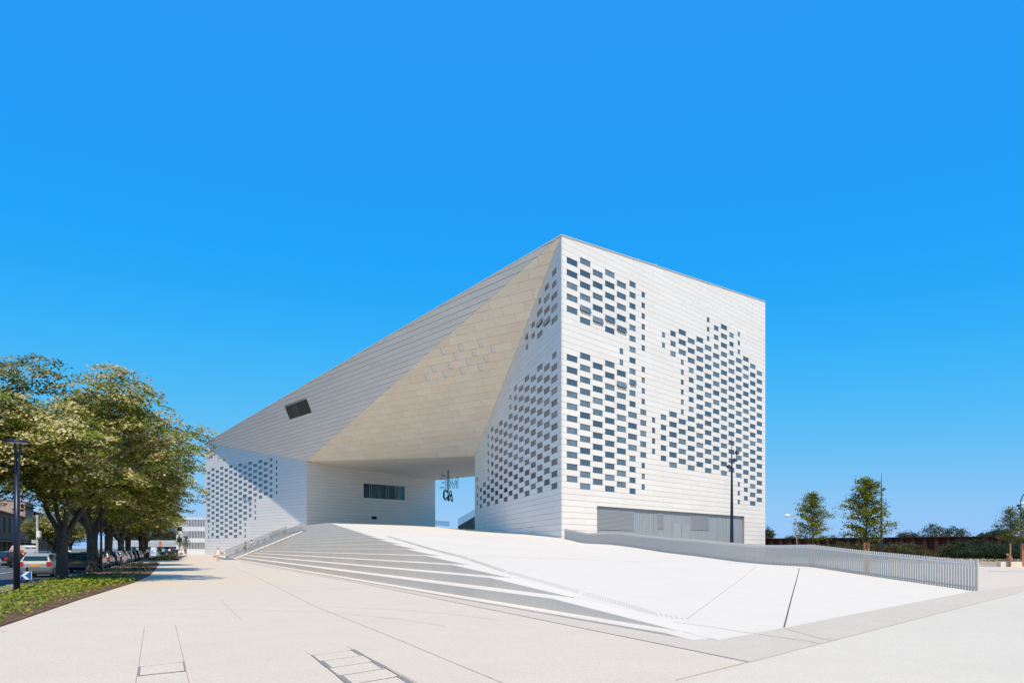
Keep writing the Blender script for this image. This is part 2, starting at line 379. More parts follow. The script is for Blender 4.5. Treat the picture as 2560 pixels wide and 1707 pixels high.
tag(link(bpy.data.objects.new('paving_seam', J2.build('paving_seam', M['joint_grey']))), kind='structure')

M['tyre'] = simple('tyre_mark', (0.61, 0.50, 0.385), 0.9, 0.0, 0.08, var=0.10, scale=2.5, coord='World')
JT = MB()
for c_, R_, a0, a1 in ((Vector((-9.0, 10.0, 0)), 9.0, 0.55, 2.2), (Vector((-9.0, 10.0, 0)), 10.6, 0.6, 2.1), (Vector((-16.0, 36.0, 0)), 12.0, -0.9, 0.5)):
    strip([c_+Vector((math.cos(a)*R_, math.sin(a)*R_, 0)) for a in np.linspace(a0, a1, 26)], 0.14, 0.0025, JT)
tag(link(bpy.data.objects.new('tyre_mark', JT.build('tyre_mark', M['tyre']))), kind='structure')

# ------------------------------------------------------------------ mound: ramp, steps
U_ = Vector((0.43, -0.903, 0)).normalized(); N_ = Vector((0.903, 0.43, 0)).normalized()   # along the steps / up the steps
def sd_of(x, y): p = Vector((x, y, 0)); return p.dot(U_), p.dot(N_)
def from_sd(s, d): return U_*s+N_*d
FE = (E_-F_).normalized(); FEm = Vector((-FE.y, FE.x, 0))
if FEm.y < 0: FEm = -FEm
RZ = [27.2, 33.2, 37.1, 40.3, 42.2, 50.3, 54.6, 64.9, 73.0, 82.35, 95.5, 106, 130, 200]
RD = [0.0, 0.04, 0.13, -0.05, -0.13, -0.13, -0.18, -0.08, -0.44, -0.16, -0.24, -0.6, -0.6, -0.6]
def edge_x(Z):
    if Z < 82.35: return 17.5+(5.67-17.5)*(Z-27.2)/(82.35-27.2)
    return 5.67+(-6.74-5.67)*(Z-82.35)/(130.4-82.35)
TOPZ = 5.5
def ramp_z(x, y):
    w = (Vector((x, y, 0))-F_).dot(FEm)
    z = 0.0632*w
    dl = float(np.interp(y, RZ, RD)); dist = abs(edge_x(max(27.2, y))-x)
    z += dl*math.exp(-(dist/9.0)**2)
    if z > TOPZ-0.6:                                    # ease into the plateau
        t = z-(TOPZ-0.6); z = TOPZ-0.6+0.6*(1-math.exp(-t/0.6))
    return max(z, 0.012)
D1, TREAD, RISE, NST, KZ = 8.63, 0.715, 0.302, 18, 0.055
def zk(k): return KZ+RISE*k
def dk(k): return D1+TREAD*(k-1)
S0 = -107.0                                             # left end of the steps (first railing)
def s_left(k): return S0 if k <= 13 else -150.0
def find_s(d, z):
    lo, hi = -140.0, -5.0                               # ramp falls towards larger s
    for _ in range(50):
        m = (lo+hi)/2; p = from_sd(m, d)
        if ramp_z(p.x, p.y) > z: lo = m
        else: hi = m
    return (lo+hi)/2
mound = empty('step_terrace', (0, 0, 0)); tag(mound, kind='structure')
ends = {}
jit = random.Random(3)
nblk = 0
for k in range(0, NST+1):
    d0 = dk(k) if k > 0 else D1-0.40; d1 = (dk(k+1) if k < NST else dk(k)+0.5)+(0.06 if k == 0 else 0)
    z = zk(k)
    if k == 0: s_k = find_s(D1, 0.0145); e = s_k
    else: s_k = find_s(d0, z); e = find_s(d0, zk(k-1))
    ends[k] = (d0, e)
    cuts = [e, s_k]; s = s_k; L0 = 5.2 if k < 7 else (7.4 if k < 14 else 12.0)
    while s-L0*1.3 > s_left(k): s -= L0*(0.9+0.2*jit.random()); cuts.append(s)
    cuts.append(s_left(k))
    for a, b in zip(cuts[:-1], cuts[1:]):
        if a-b < 0.05: continue
        g = 0.009 if k < 8 else 0.004
        b_ = MB()
        sa, sb = a-(g if a != e else 0), b+g
        n = 14 if k == 0 else (2 if sb < s_k-0.01 and sa <= s_k+0.01 else 6)
        top0 = []; top1 = []; zb = -0.25 if k == 0 else zk(k-1)-0.25
        for i in range(n):
            s_ = sa+(sb-sa)*i/(n-1)
            p0 = from_sd(s_, d0); p1 = from_sd(s_, d1-0.004)
            t0 = min(z, ramp_z(p0.x, p0.y)); t1 = min(z, ramp_z(p1.x, p1.y))
            if k == 0: t0 = min(z, max(0.0095, ramp_z(p1.x, p1.y)-0.001)); t1 = t0
            top0.append(Vector((p0.x, p0.y, t0))); top1.append(Vector((p1.x, p1.y, t1)))
        ch = 0.012
        for i in range(n-1):
            a0, a1, c1, c0 = top0[i], top0[i+1], top1[i+1], top1[i]
            up = lambda v: Vector((v.x, v.y, v.z))
            f0 = a0+N_*ch; f1 = a1+N_*ch
            b_.poly([f0, c0, c1, f1]) if True else None
            l0 = Vector((a0.x, a0.y, a0.z-ch)); l1 = Vector((a1.x, a1.y, a1.z-ch))
            b_.poly([f0, f1, l1, l0])
            b_.poly([l0, l1, Vector((a1.x, a1.y, min(zb, a1.z-0.05))), Vector((a0.x, a0.y, min(zb, a0.z-0.05)))])
        for i in (0, n-1):
            a0, c0 = top0[i], top1[i]
            b_.poly([a0+N_*ch, c0, Vector((c0.x, c0.y, zb)), Vector((a0.x, a0.y, zb)), Vector((a0.x, a0.y, a0.z-ch))])
        me = b_.build('step_block', M['step'])
        bm = bmesh.new(); bm.from_mesh(me); bmesh.ops.remove_doubles(bm, verts=bm.verts, dist=0.001); bmesh.ops.recalc_face_normals(bm, faces=bm.faces); bm.to_mesh(me); bm.free()
        world_child('step_block', me, mound); nblk += 1
print('step blocks', nblk)
# the white ramp: rows of constant d from the front edge up to the passage under the building
def s_right(d):
    dE = E_.dot(N_); A_ = Vector((5.67, 82.35, 0)); dA = A_.dot(N_)
    sF, sE, sA = F_.dot(U_), E_.dot(U_), A_.dot(U_)
    dF = F_.dot(N_)
    I_ = Vector((-6.74+6, 130.4, 0)); dI, sI = I_.dot(N_), I_.dot(U_)
    return float(np.interp(d, [dF, dE, dA, dI, 75], [sF, sE, sA, sI, sI-30]))
rows = [8.60]+[dk(k) for k in range(1, NST+1)]+list(np.arange(dk(NST)+0.6, 75, 1.4))
grid = []; MS = 60
for d in rows:
    sr = s_right(max(d, 8.66))
    if d <= dk(NST)+0.001:
        k = int(round((d-D1)/TREAD))+1
        sl = ends.get(max(k, 1))[1] if d > 8.61 else ends[1][1]
        sl = min(sl, sr)
    else: sl = -175.0
    row = []
    for i in range(MS+1):
        t = i/MS; s = sl+(sr-sl)*t; p = from_sd(s, d); z = ramp_z(p.x, p.y)
        if i == MS and d < 27.4: z = 0.012
        row.append(Vector((p.x, p.y, z)))
    grid.append(row)
vv = [v for r_ in grid for v in r_]; ff = []
for i in range(len(grid)-1):
    for j in range(MS):
        a = i*(MS+1)+j; ff.append((a, a+1, a+MS+2, a+MS+1))
# railing-side skirt so that the ramp has a solid flank
sk0 = len(vv); edge = [r_[-1] for r_ in grid]
for v in edge: vv.append(Vector((v.x, v.y, v.z))); vv.append(Vector((v.x, v.y, -0.2)))
for i in range(len(edge)-1): ff.append((sk0+2*i, sk0+2*i+2, sk0+2*i+3, sk0+2*i+1))
me = mesh('ramp', vv, ff, M['ramp'], smooth=True)
bm = bmesh.new(); bm.from_mesh(me); bmesh.ops.recalc_face_normals(bm, faces=bm.faces)
up_ = sum(1 for f in bm.faces if f.normal.z > 0.3); dn = sum(1 for f in bm.faces if f.normal.z < -0.3)
if dn > up_: bmesh.ops.reverse_faces(bm, faces=bm.faces)
bm.to_mesh(me); bm.free()
ramp = link(bpy.data.objects.new('ramp', me)); tag(ramp, kind='structure')

def on_ramp(px, py):
    d = Vector(((px-CX)/FPX, 1.0, (HY-py)/FPX)); t = 5.0
    while t < 140:
        p = Vector((0, 0, EYE))+d*t
        if p.z <= ramp_z(p.x, p.y): return p
        t += 0.03
    return p
J3 = MB()
def ramp_strip(pxs, w, mb, n=10):
    P_ = [on_ramp(*q) for q in pxs]; pts = []
    for a, b in zip(P_[:-1], P_[1:]):
        for i in range(n): pts.append(a.lerp(b, i/n))
    pts.append(P_[-1]); strip(pts, w, 0.006, mb, ramp_z)
ramp_strip([(1890, 1414), (1716, 1548)], 0.016, J3)
ramp_strip([(1683, 1554), (1780, 1567), (1880, 1582)], 0.014, J3)
ramp_strip([(1050, 1385), (1126, 1386.5), (1250, 1391), (1650, 1405)], 0.016, J3)
tag(world_child('ramp_joint', J3.build('ramp_joint', M['joint_grey']), ramp))
J4 = MB(); ramp_strip([(1998, 1420), (1979, 1494), (1960, 1567)], 0.03, J4)
tag(world_child('expansion_joint', J4.build('expansion_joint', M['rust_joint']), ramp))
# drain along the foot of the ramp: rows of short slots
J5 = MB()
dr = [on_ramp(*q) for q in [(968, 1340), (1075, 1371), (1160, 1393), (1270, 1430), (1390, 1462), (1470, 1486), (1560, 1510), (1640, 1533), (1720, 1549)]]
pts = []
for a, b in zip(dr[:-1], dr[1:]):
    n = max(2, int((b-a).length/0.14))
    for i in range(n): pts.append((a.lerp(b, i/n), (b-a).normalized()))
for i, (p, d) in enumerate(pts):
    if (i % 46) < 2: continue
    n = Vector((0.13, 0.99, 0)).normalized()
    L = 0.92*min(1.0, 0.3+(len(pts)-i)/18)
    a = p-n*L/2; b = p+n*L/2
    strip([Vector((a.x, a.y, 0)), Vector((b.x, b.y, 0))], 0.03, 0.006, J5, ramp_z, 0.003)
o = world_child('drain_slot', J5.build('drain_slot', M['slot']), ramp); tag(o, kind='stuff')

# ------------------------------------------------------------------ the building
A = Vector((5.67, 82.35, 37.38)); RR = Vector((42.66, 121.3, 43.11)); K = Vector((-81.41, 190.8, 29.37)); J = Vector((-44.49, 155.8, 20.38))
I2 = Vector((-6.74, 130.4, 18.26)); G2 = Vector((-19.43, 182.2, 18.81))
B = thing('arts_centre', 'huge white angular concrete arts building with an open passage under its bridge', 'building', (A.x, A.y, 0))
ZB = -0.2
RB = Vector((12.0, 150.5, 42.6)); KB = Vector((-56.6, 216.9, 30.0)); GB = Vector((-19.43, 182.2, 37.0))
wall_p, slope_p, under_p, wins = [], [], [], []          # candidate pieces

def clip(poly, a, b, c):
    out = []
    for i in range(len(poly)):
        p, q = poly[i], poly[(i+1) % len(poly)]
        dp = a*p[0]+b*p[1]-c; dq = a*q[0]+b*q[1]-c
        if dp >= 0: out.append(p)
        if (dp >= 0) != (dq >= 0):
            t = dp/(dp-dq); out.append((p[0]+(q[0]-p[0])*t, p[1]+(q[1]-p[1])*t))
    return out
def area2(poly): return 0.5*abs(sum(poly[i][0]*poly[(i+1) % len(poly)][1]-poly[(i+1) % len(poly)][0]*poly[i][1] for i in range(len(poly))))
def projected(pts):
    q = [((p.x)/p.y*FPX, (p.z-EYE)/p.y*FPX) for p in pts]; return area2(q)

def facade(O, U, V, N, bound, rowh, v0, joints, windows, holes, out, gap=0.015, inset=0.012, gapu=0.009):
    """splits the convex polygon `bound` (u,v) into rows of panels; windows {(row)->[(uc,w)]}; holes [(u0,u1,v0,v1)]"""
    cw = sum(bound[i][0]*bound[(i+1) % len(bound)][1]-bound[(i+1) % len(bound)][0]*bound[i][1] for i in range(len(bound)))
    bd = bound if cw > 0 else bound[::-1]
    planes = []
    for i in range(len(bd)):
        p, q = bd[i], bd[(i+1) % len(bd)]
        dx, dy = q[0]-p[0], q[1]-p[1]; L = math.hypot(dx, dy); a, b = -dy/L, dx/L
        planes.append((a, b, a*p[0]+b*p[1]+inset))
    vmin, vmax = min(p[1] for p in bd), max(p[1] for p in bd); umin, umax = min(p[0] for p in bd), max(p[0] for p in bd)
    r0 = int(math.floor((vmin-v0)/rowh))
    for rI in range(r0, int(math.ceil((vmax-v0)/rowh))+1):
        va, vb = v0+rowh*rI, v0+rowh*(rI+1)
        js = [umin-9]+sorted(j for j in joints(rI) if umin-8 < j < umax+8)+[umax+9]
        segs = list(zip(js[:-1], js[1:]))
        cut = [(u-w/2, u+w/2) for u, w in windows.get(rI, [])]
        rects = []
        for a, b in segs:
            parts = [(a, b)]
            for c0, c1 in cut:
                np_ = []
                for x, y in parts:
                    if c1 <= x or c0 >= y: np_.append((x, y))
                    else:
                        if c0 > x: np_.append((x, c0))
                        if c1 < y: np_.append((c1, y))
                parts = np_
            for x, y in parts: rects.append((x, y, va, vb))
        for h in holes:
            new = []
            for x, y, p, q in rects:
                if h[1] <= x or h[0] >= y or h[3] <= p+1e-6 or h[2] >= q-1e-6: new.append((x, y, p, q)); continue
                if h[0] > x: new.append((x, h[0], p, q))
                if h[1] < y: new.append((h[1], y, p, q))
                xa, xb = max(x, h[0]), min(y, h[1])
                if h[3] < q-1e-6: new.append((xa, xb, h[3], q))
                if h[2] > p+1e-6: new.append((xa, xb, p, h[2]))
            rects = new
        for x, y, p, q in rects:
            if y-x < 0.06 or q-p < 0.06: continue
            poly = [(x+gapu, p+gap), (y-gapu, p+gap), (y-gapu, q-gap), (x+gapu, q-gap)]; whole = True
            n0 = area2(poly)
            for a, b, c in planes:
                poly = clip(poly, a, b, c)
                if len(poly) < 3: break
            if len(poly) < 3 or area2(poly) < 0.01: continue
            whole = abs(area2(poly)-n0) < 1e-6
            p3 = [O+U*u+V*v for u, v in poly]
            out.append((projected(p3), p3, N, (id(out), round(y-x, 3), round(q-p, 3), round(N.x, 3), round(N.z, 3)) if whole else None))

def window_list(cols, c0, pitch, wcls, mirror=1):
    d = {}
    for j, L in cols.items():
        for k, a, b in L:
            for t in range(a, b+1, 2): d.setdefault(t-1, []).append((c0+pitch*j, wcls[k]))
    return d
WR = {0: [(0,12,32),(0,40,48)], 1: [(0,11,33),(0,39,49)], 2: [(0,12,32),(0,40,48)], 3: [(0,11,33),(0,39,49)], 4: [(0,12,32),(0,40,48),(2,34,36)], 5: [(1,27,49),(0,19,25),(1,11,17)], 6: [(2,28,34),(2,38,48),(1,18,26),(2,12,16)], 7: [(2,19,25)], 8: [(2,40,42),(1,18,26)], 9: [(1,39,43),(0,17,27)], 10: [(0,40,44),(2,28,38),(0,18,26)], 11: [(0,39,43),(1,29,37),(0,17,27)], 12: [(0,18,44)], 13: [(2,45,49),(0,17,43)], 14: [(1,44,48),(0,18,42)], 15: [(0,17,49)], 16: [(1,44,48),(0,18,42)], 17: [(2,45,49),(0,17,43),(2,11,15)], 18: [(0,18,44),(1,12,16)], 19: [(0,11,43)], 20: [(0,12,42)]}
WI = {0: [(0,39,43),(1,45,47),(1,33,33),(0,11,31)], 1: [(0,40,44),(1,46,46),(0,12,32)], 2: [(0,39,43),(2,45,45),(0,11,33)], 3: [(1,40,42),(0,12,32)], 4: [(2,39,41),(0,11,33)], 5: [(0,12,32)], 6: [(1,29,33),(0,11,27)], 7: [(2,30,32),(0,12,28)], 8: [(0,11,27)], 9: [(0,12,28)], 10: [(0,11,27)], 11: [(1,18,28),(0,12,16)], 12: [(2,17,27),(0,11,15)], 13: [(0,12,16)], 14: [(1,11,15)], 15: [(2,12,18)]}
WL = {14: [(0,11,29),(2,5,9)], 13: [(0,12,30),(1,6,10)], 12: [(0,5,29)], 11: [(0,6,30)], 10: [(0,5,29)], 9: [(0,6,30)], 8: [(0,5,29)], 7: [(0,12,30),(1,6,10)], 6: [(0,11,29),(2,5,9)], 5: [(0,18,30),(1,12,16)], 4: [(0,19,29),(2,11,17)], 3: [(0,18,30)], 2: [(0,19,29)], 1: [(1,18,30)], 0: [(2,19,29)]}
OPEN = {('R', 1, 41), ('R', 2, 40), ('R', 3, 41), ('R', 4, 40), ('R', 4, 30), ('R', 5, 31), ('I', 1, 40), ('I', 2, 41), ('I', 4, 41), ('L', 6, 19), ('L', 5, 18), ('L', 13, 6)}
Z3 = Vector((0, 0, 1))
backs = []
def vertical_face(tag_, P0, P1, top0, top1, cols, c0, pitch, wcls, zoff, holes, flip=False, rowh=0.7, parity=0):
    O = Vector((P0.x, P0.y, 0)); U = Vector((P1.x-P0.x, P1.y-P0.y, 0)); L = U.length; U.normalize()
    N = U.cross(Z3)
    if N.dot(Vector((0, 0, EYE))-O) < 0: N = -N
    v0 = EYE+zoff
    W = window_list(cols, c0, pitch, wcls)
    def joints(r_):
        t = r_+1
        return [c0+pitch*j for j in range(-2, 40) if (t+j+parity) % 2 == 0]
    facade(O, U, Z3, N, [(0, ZB), (L, ZB), (L, top1), (0, top0)], rowh, v0, joints, W, holes, wall_p)
    for r_, L2 in W.items():
        for u, w in L2:
            j = int(round((u-c0)/pitch)); op = (tag_, j, r_+1) in OPEN
            p = O+U*u+Z3*(v0+rowh*(r_+0.5)); 
            wins.append((w*rowh*abs(N.dot((p-Vector((0, 0, EYE))).normalized()))/p.length**2, p, U, N, w, rowh, op))
    e = 0.085
    backs.append(([O+Z3*ZB-N*e, O+U*L+Z3*ZB-N*e, O+U*L+Z3*top1-N*e, O+Z3*top0-N*e], N, [(h[0], h[1], h[2], h[3], O, U) for h in holes]))
    return O, U, N, L
RO, RU, RN, RL = vertical_face('R', A, RR, A.z, RR.z, WR, 1.93, 2.479, [1.98, 1.40, 0.78], 0.0, [(6.72, 45.98, -0.5, 6.72)])
IO, IU, IN, IL = vertical_face('I', A, I2, A.z, I2.z, WI, 2.7, 2.98, [2.28, 1.64, 1.0], 0.0, [], parity=1)
LO, LU, LN, LL = vertical_face('L', J, K, J.z, K.z, WL, 12.93, 2.545, [1.88, 1.25, 0.74], -0.19, [], parity=1)
GO, GU, GN, GL = vertical_face('G', J, G2, J.z, G2.z, {}, 2.5, 2.5, [1], -0.19, [(14.77, 26.73, 13.3, 16.59), (17.0, 18.5, 8.4, 9.05)])

def plane_face(O, U, Vv, tri, rowh, v0, joints, holes, out, Nhint, gap, gapu):
    N = U.cross(Vv).normalized()
    if N.dot(Nhint) < 0: N = -N
    m = np.array([[U.x, Vv.x], [U.y, Vv.y], [U.z, Vv.z]])
    bound = [tuple(np.linalg.lstsq(m, np.array(p-O), rcond=None)[0]) for p in tri]
    facade(O, U, Vv, N, bound, rowh, v0, joints, {}, holes, out, gap=gap, gapu=gapu)
    backs.append(([p-N*0.085 for p in tri], N, []))
    return N
to_eye = Vector((0, 0, EYE))-J
US = Vector((0.65168, -0.75849, 0)).normalized(); nS = (J-K).cross(A-K).normalized()
VS = nS.cross(US).normalized()
if VS.z < 0: VS = -VS
VS = VS+US*0.24
SW = (0.0, 10.45, 9.45, 12.5)
nS = plane_face(J, US, VS, [K, J, A], 0.7625, 9.45-0.7625*13, lambda r_: [1.3+2.4*((r_*7) % 5)/5*2.0+4.9*j for j in range(-16, 22)], [SW], slope_p, to_eye, 0.022, 0.006)
UC = (I2+(A-I2)*0.086-J).normalized(); nC = UC.cross(A-J).normalized(); VC = nC.cross(UC).normalized()
if VC.z < 0: VC = -VC
VC = VC+UC*0.35
slots = []
for v, us in ((20.87, (48.95, 52.49, 56.14)), (19.44, (50.9, 54.47, 58.0)), (18.01, (45.67, 49.18, 52.85, 56.27)), (16.58, (43.63, 47.46, 51.05, 54.63))):
    for u in us: slots.append((u-0.36, u+0.36, v-0.70, v+0.70))
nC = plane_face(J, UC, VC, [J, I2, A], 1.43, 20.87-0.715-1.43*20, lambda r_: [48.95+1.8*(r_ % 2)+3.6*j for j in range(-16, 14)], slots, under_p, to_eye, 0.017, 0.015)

# backing shell, soffit, roof, rear faces
bk = MB()
for pts_, N, holes in backs:
    if not holes: bk.poly(pts_)
    else:
        # walls with a big opening: left, right and top strips around it
        O = pts_[0]; ctop0, ctop1 = pts_[3], pts_[2]
        h = holes[0]; U = h[5]; L = (pts_[1]-pts_[0]).length
        def tp(u): return ctop0.z+(ctop1.z-ctop0.z)*u/L
        base = pts_[0]-Z3*pts_[0].z
        q = lambda u, z: base+U*u+Z3*z
        bk.poly([q(0, ZB), q(h[0], ZB), q(h[0], tp(h[0])), q(0, tp(0))]); bk.poly([q(h[1], ZB), q(L, ZB), q(L, tp(L)), q(h[1], tp(h[1]))])
        bk.poly([q(h[0], h[3]), q(h[1], h[3]), q(h[1], tp(h[1])), q(h[0], tp(h[0]))])
        if h[2] > 0: bk.poly([q(h[0], ZB), q(h[1], ZB), q(h[1], h[2]), q(h[0], h[2])])
world_child('wall_backing', bk.build('wall_backing', M['backing']), B)
b = MB(); b.poly([J, I2, RB*1.0-Z3*(RB.z-18.6)]); b.poly([J, RB-Z3*(RB.z-18.6), G2])
world_child('soffit', b.build('soffit', M['plaster']), B)
b = MB(); top = [A, RR, RB, GB, KB, K]
c = sum(top, Vector())/6-Z3*1.5
for i in range(6): b.poly([top[i]-Z3*0.05, top[(i+1) % 6]-Z3*0.05, c])
world_child('roof', b.build('roof', M['roof']), B)
b = MB()
low = lambda p, z=ZB: Vector((p.x, p.y, z))
b.poly([RR, RB, low(RB), low(RR)]); b.poly([low(RB, 18.6), low(I2, 18.26), low(I2), low(RB)])
b.poly([RB, GB, G2, low(RB, 18.6)]); b.poly([GB, KB, low(KB), low(G2)]); b.poly([KB, K, low(K), low(KB)])
world_child('rear_wall', b.build('rear_wall', M['panel']), B)

# parapet cap: thin metal edge along the visible skyline
b = MB(); b.bar(A+Z3*0.02, RR+Z3*0.02, 0.22, 0.04); b.bar(K+Z3*0.02, A+Z3*0.02, 0.22, 0.04)
world_child('parapet_cap', b.build('parapet_cap', M['panel']), B)

def place_panels(cands, name, mat, limit=300, depth=0.07):
    cands.sort(key=lambda c: -c[0]); cache = {}
    for k, (ar, p3, N, key) in enumerate(cands[:limit]):
        o0 = p3[0]
        if key is not None and key in cache: me = cache[key]
        else:
            m_ = MB(); m_.prism([p-o0 for p in p3], N, depth); me = m_.build(name, mat)
            if key is not None: cache[key] = me
        world_child(name, me, B, Matrix.Translation(o0))
    if len(cands) > limit:
        m_ = MB()
        for ar, p3, N, key in cands[limit:]: m_.prism(p3, N, depth)
        o = world_child('small_'+name, m_.build(name, mat), B); tag(o, kind='stuff')
    print(name, len(cands))
place_panels(wall_p, 'wall_panel', M['panel'])
place_panels(slope_p, 'slope_panel', M['panel'])
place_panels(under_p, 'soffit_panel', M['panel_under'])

# windows: frame ring with a recessed pane, seen as one piece; open ones have a tilted sash with its own pane
def window_into(m_, w, h, T):
    """frame + pane in local (u, n, v) mapped by T"""
    fr = 0.045
    def bx(u0, u1, v0, v1, n0, n1, mi):
        pts = [(u0, v0), (u1, v0), (u1, v1), (u0, v1)]; m_.mi = mi
        q = [T(u, n1, v) for u, v in pts]; q0 = [T(u, n0, v) for u, v in pts]
        m_.poly(q)
        for i in range(4): m_.poly([q[i], q0[i], q0[(i+1) % 4], q[(i+1) % 4]])
    W2, H2 = w/2-0.006, h/2-0.006
    bx(-W2, W2, -H2, -H2+fr, -0.085, -0.045, 0); bx(-W2, W2, H2-fr, H2, -0.085, -0.045, 0)
    bx(-W2, -W2+fr, -H2+fr, H2-fr, -0.085, -0.045, 0); bx(W2-fr, W2, -H2+fr, H2-fr, -0.085, -0.045, 0)
    m_.mi = 1; m_.poly([T(u, -0.062, v) for u, v in ((-W2+fr, -H2+fr), (W2-fr, -H2+fr), (W2-fr, H2-fr), (-W2+fr, H2-fr))])
wins.sort(key=lambda t: (-t[6], -t[0])); wc = {}
rest = MB()
for k, (ar, p, U, N, w, h, op) in enumerate(wins):
    if op:
        ang = math.radians(random.uniform(14, 20))
        top = p+Z3*(h/2-0.02)
        dn_ = (-Z3*math.cos(ang)+N*math.sin(ang)).normalized(); nn = U.cross(dn_).normalized()
        if nn.dot(N) < 0: nn = -nn
        m_ = MB(); W2 = w/2-0.01; H = h-0.03
        c = lambda u, d, n: top+U*u+dn_*d+nn*n
        R = Matrix((U, dn_, nn)).transposed()
        for (u0, u1, d0, d1) in ((-W2, W2, 0, 0.06), (-W2, W2, H-0.06, H), (-W2, -W2+0.06, 0.06, H-0.06), (W2-0.06, W2, 0.06, H-0.06)):
            m_.box(c((u0+u1)/2, (d0+d1)/2, 0.0), (u1-u0, d1-d0, 0.07), mat=R)
        sash = world_child('open_window', m_.build('open_window', M['sash_frame']), B)
        m2 = MB(); m2.box(c(0, H/2, 0.0), (2*W2-0.12, H-0.12, 0.02), mat=R)
        world_child('pane', m2.build('pane', M['glass']), sash)
        m3 = MB(); q = [p+U*a+Z3*b_-N*0.08 for a, b_ in ((-W2, -h/2), (W2, -h/2), (W2, h/2), (-W2, h/2))]; m3.poly(q)
        world_child('window_recess', m3.build('window_recess', M['dark_inside']), sash)
    elif k < 300:
        key = (round(w, 2), round(N.x, 2))
        if key not in wc:
            m_ = MB(); window_into(m_, w, h, lambda u, n, v: U*u+N*n+Z3*v); wc[key] = m_.build('window', [M['win_frame'], M['glass']])
        world_child('window', wc[key], B, Matrix.Translation(p))
    else:
        window_into(rest, w, h, lambda u, n, v: p+U*u+N*n+Z3*v)
o = world_child('small_window', rest.build('small_window', [M['win_frame'], M['glass']]), B); tag(o, kind='stuff')
print('windows', len(wins))

# strip window and small grille in the passage wall
def uvz(O, U, N, u, v, n=0.0): return O+U*u+Z3*v+N*n
b = MB(); e = -0.55
q = lambda u, v, n: uvz(GO, GU, GN, u, v, n)
u0, u1, v0, v1 = 14.77, 26.73, 13.3, 16.59
for a, c in (((u0, v0), (u1, v0)), ((u1, v0), (u1, v1)), ((u1, v1), (u0, v1)), ((u0, v1), (u0, v0))):
    b.poly([q(*a, -0.02), q(*c, -0.02), q(*c, e), q(*a, e)])
sw = world_child('strip_window', b.build('strip_window', M['steel']), B)
for i in range(5):
    a = u0+(u1-u0)*i/5; c_ = u0+(u1-u0)*(i+1)/5
    b = MB(); b.poly([q(a+0.05, v0+0.05, -0.4), q(c_-0.05, v0+0.05, -0.4), q(c_-0.05, v1-0.05, -0.4), q(a+0.05, v1-0.05, -0.4)])
    world_child('pane', b.build('pane', M['glass_teal'] if i == 4 else M['glass_dark']), sw)
for uu in (u0+0.06, 16.6, 17.15, 19.0, 19.6, 21.5, 22.0, 24.1, 24.9, 25.2, u1-0.06):
    b = MB(); b.box(q(uu, (v0+v1)/2, -0.33), (0.09, 0.12, v1-v0-0.1), math.atan2(GU.y, GU.x))
    world_child('mullion', b.build('mullion', M['mullion']), sw)
b = MB(); R_ = math.atan2(GU.y, GU.x)
b.poly([q(17.0, 8.4, -0.07), q(18.5, 8.4, -0.07), q(18.5, 9.05, -0.07), q(17.0, 9.05, -0.07)])
for i in range(5): b.box(q(17.15+0.3*i, 8.72, -0.04), (0.08, 0.04, 0.6), R_)
world_child('vent_grille', b.build('vent_grille', M['black']), B)

# tilted window in the big slope
def sp(u, v, n): return J+US*u+VS*v+nS*n
u0, u1, v0, v1 = SW
b = MB()
for a, c in (((u0, v0), (u1, v0)), ((u1, v0), (u1, v1)), ((u1, v1), (u0, v1)), ((u0, v1), (u0, v0))):
    b.poly([sp(*a, -0.01), sp(*c, -0.01), sp(*c, -0.075), sp(*a, -0.075)])
sl = world_child('slope_window', b.build('slope_window', M['win_frame']), B)
for i in range(4):
    a = u0+(u1-u0)*i/4+0.06; c_ = u0+(u1-u0)*(i+1)/4-0.06
    b = MB(); b.poly([sp(a, v0+0.08, -0.05), sp(c_, v0+0.08, -0.05), sp(c_, v1-0.30, -0.05), sp(a, v1-0.30, -0.05)])
    world_child('pane', b.build('pane', M['glass_dark']), sl)
for i in range(5):
    uu = u0+(u1-u0)*i/4
    b = MB(); b.bar(sp(uu, v0, -0.03), sp(uu, v1, -0.03), 0.10, 0.05, nS); world_child('mullion', b.build('mullion', M['win_frame']), sl)
b = MB(); b.poly([sp(u0, v1-0.30, -0.04), sp(u1, v1-0.30, -0.04), sp(u1, v1, -0.04), sp(u0, v1, -0.04)]); world_child('top_rail', b.build('top_rail', M['mullion']), sl)
# slot lights in the underside, whose cream tone is painted bounce light
def cp(u, v, n): return J+UC*u+VC*v+nC*n
for (a, c_, d, e) in slots:
    b = MB(); w = 0.11
    for (p0, p1, p2, p3) in ((a, c_, d, d+w), (a, c_, e-w, e), (a, a+w, d+w, e-w), (c_-w, c_, d+w, e-w)):
        b.poly([cp(p0, p2, 0.0), cp(p1, p2, 0.0), cp(p1, p3, 0.0), cp(p0, p3, 0.0)])
    fr = world_child('slot_window', b.build('slot_window', M['white_steel']), B)
    b = MB(); b.poly([cp(a+w, d+w, -0.05), cp(c_-w, d+w, -0.05), cp(c_-w, e-w, -0.05), cp(a+w, e-w, -0.05)])
    world_child('pane', b.build('pane', M['slot_pane']), fr)

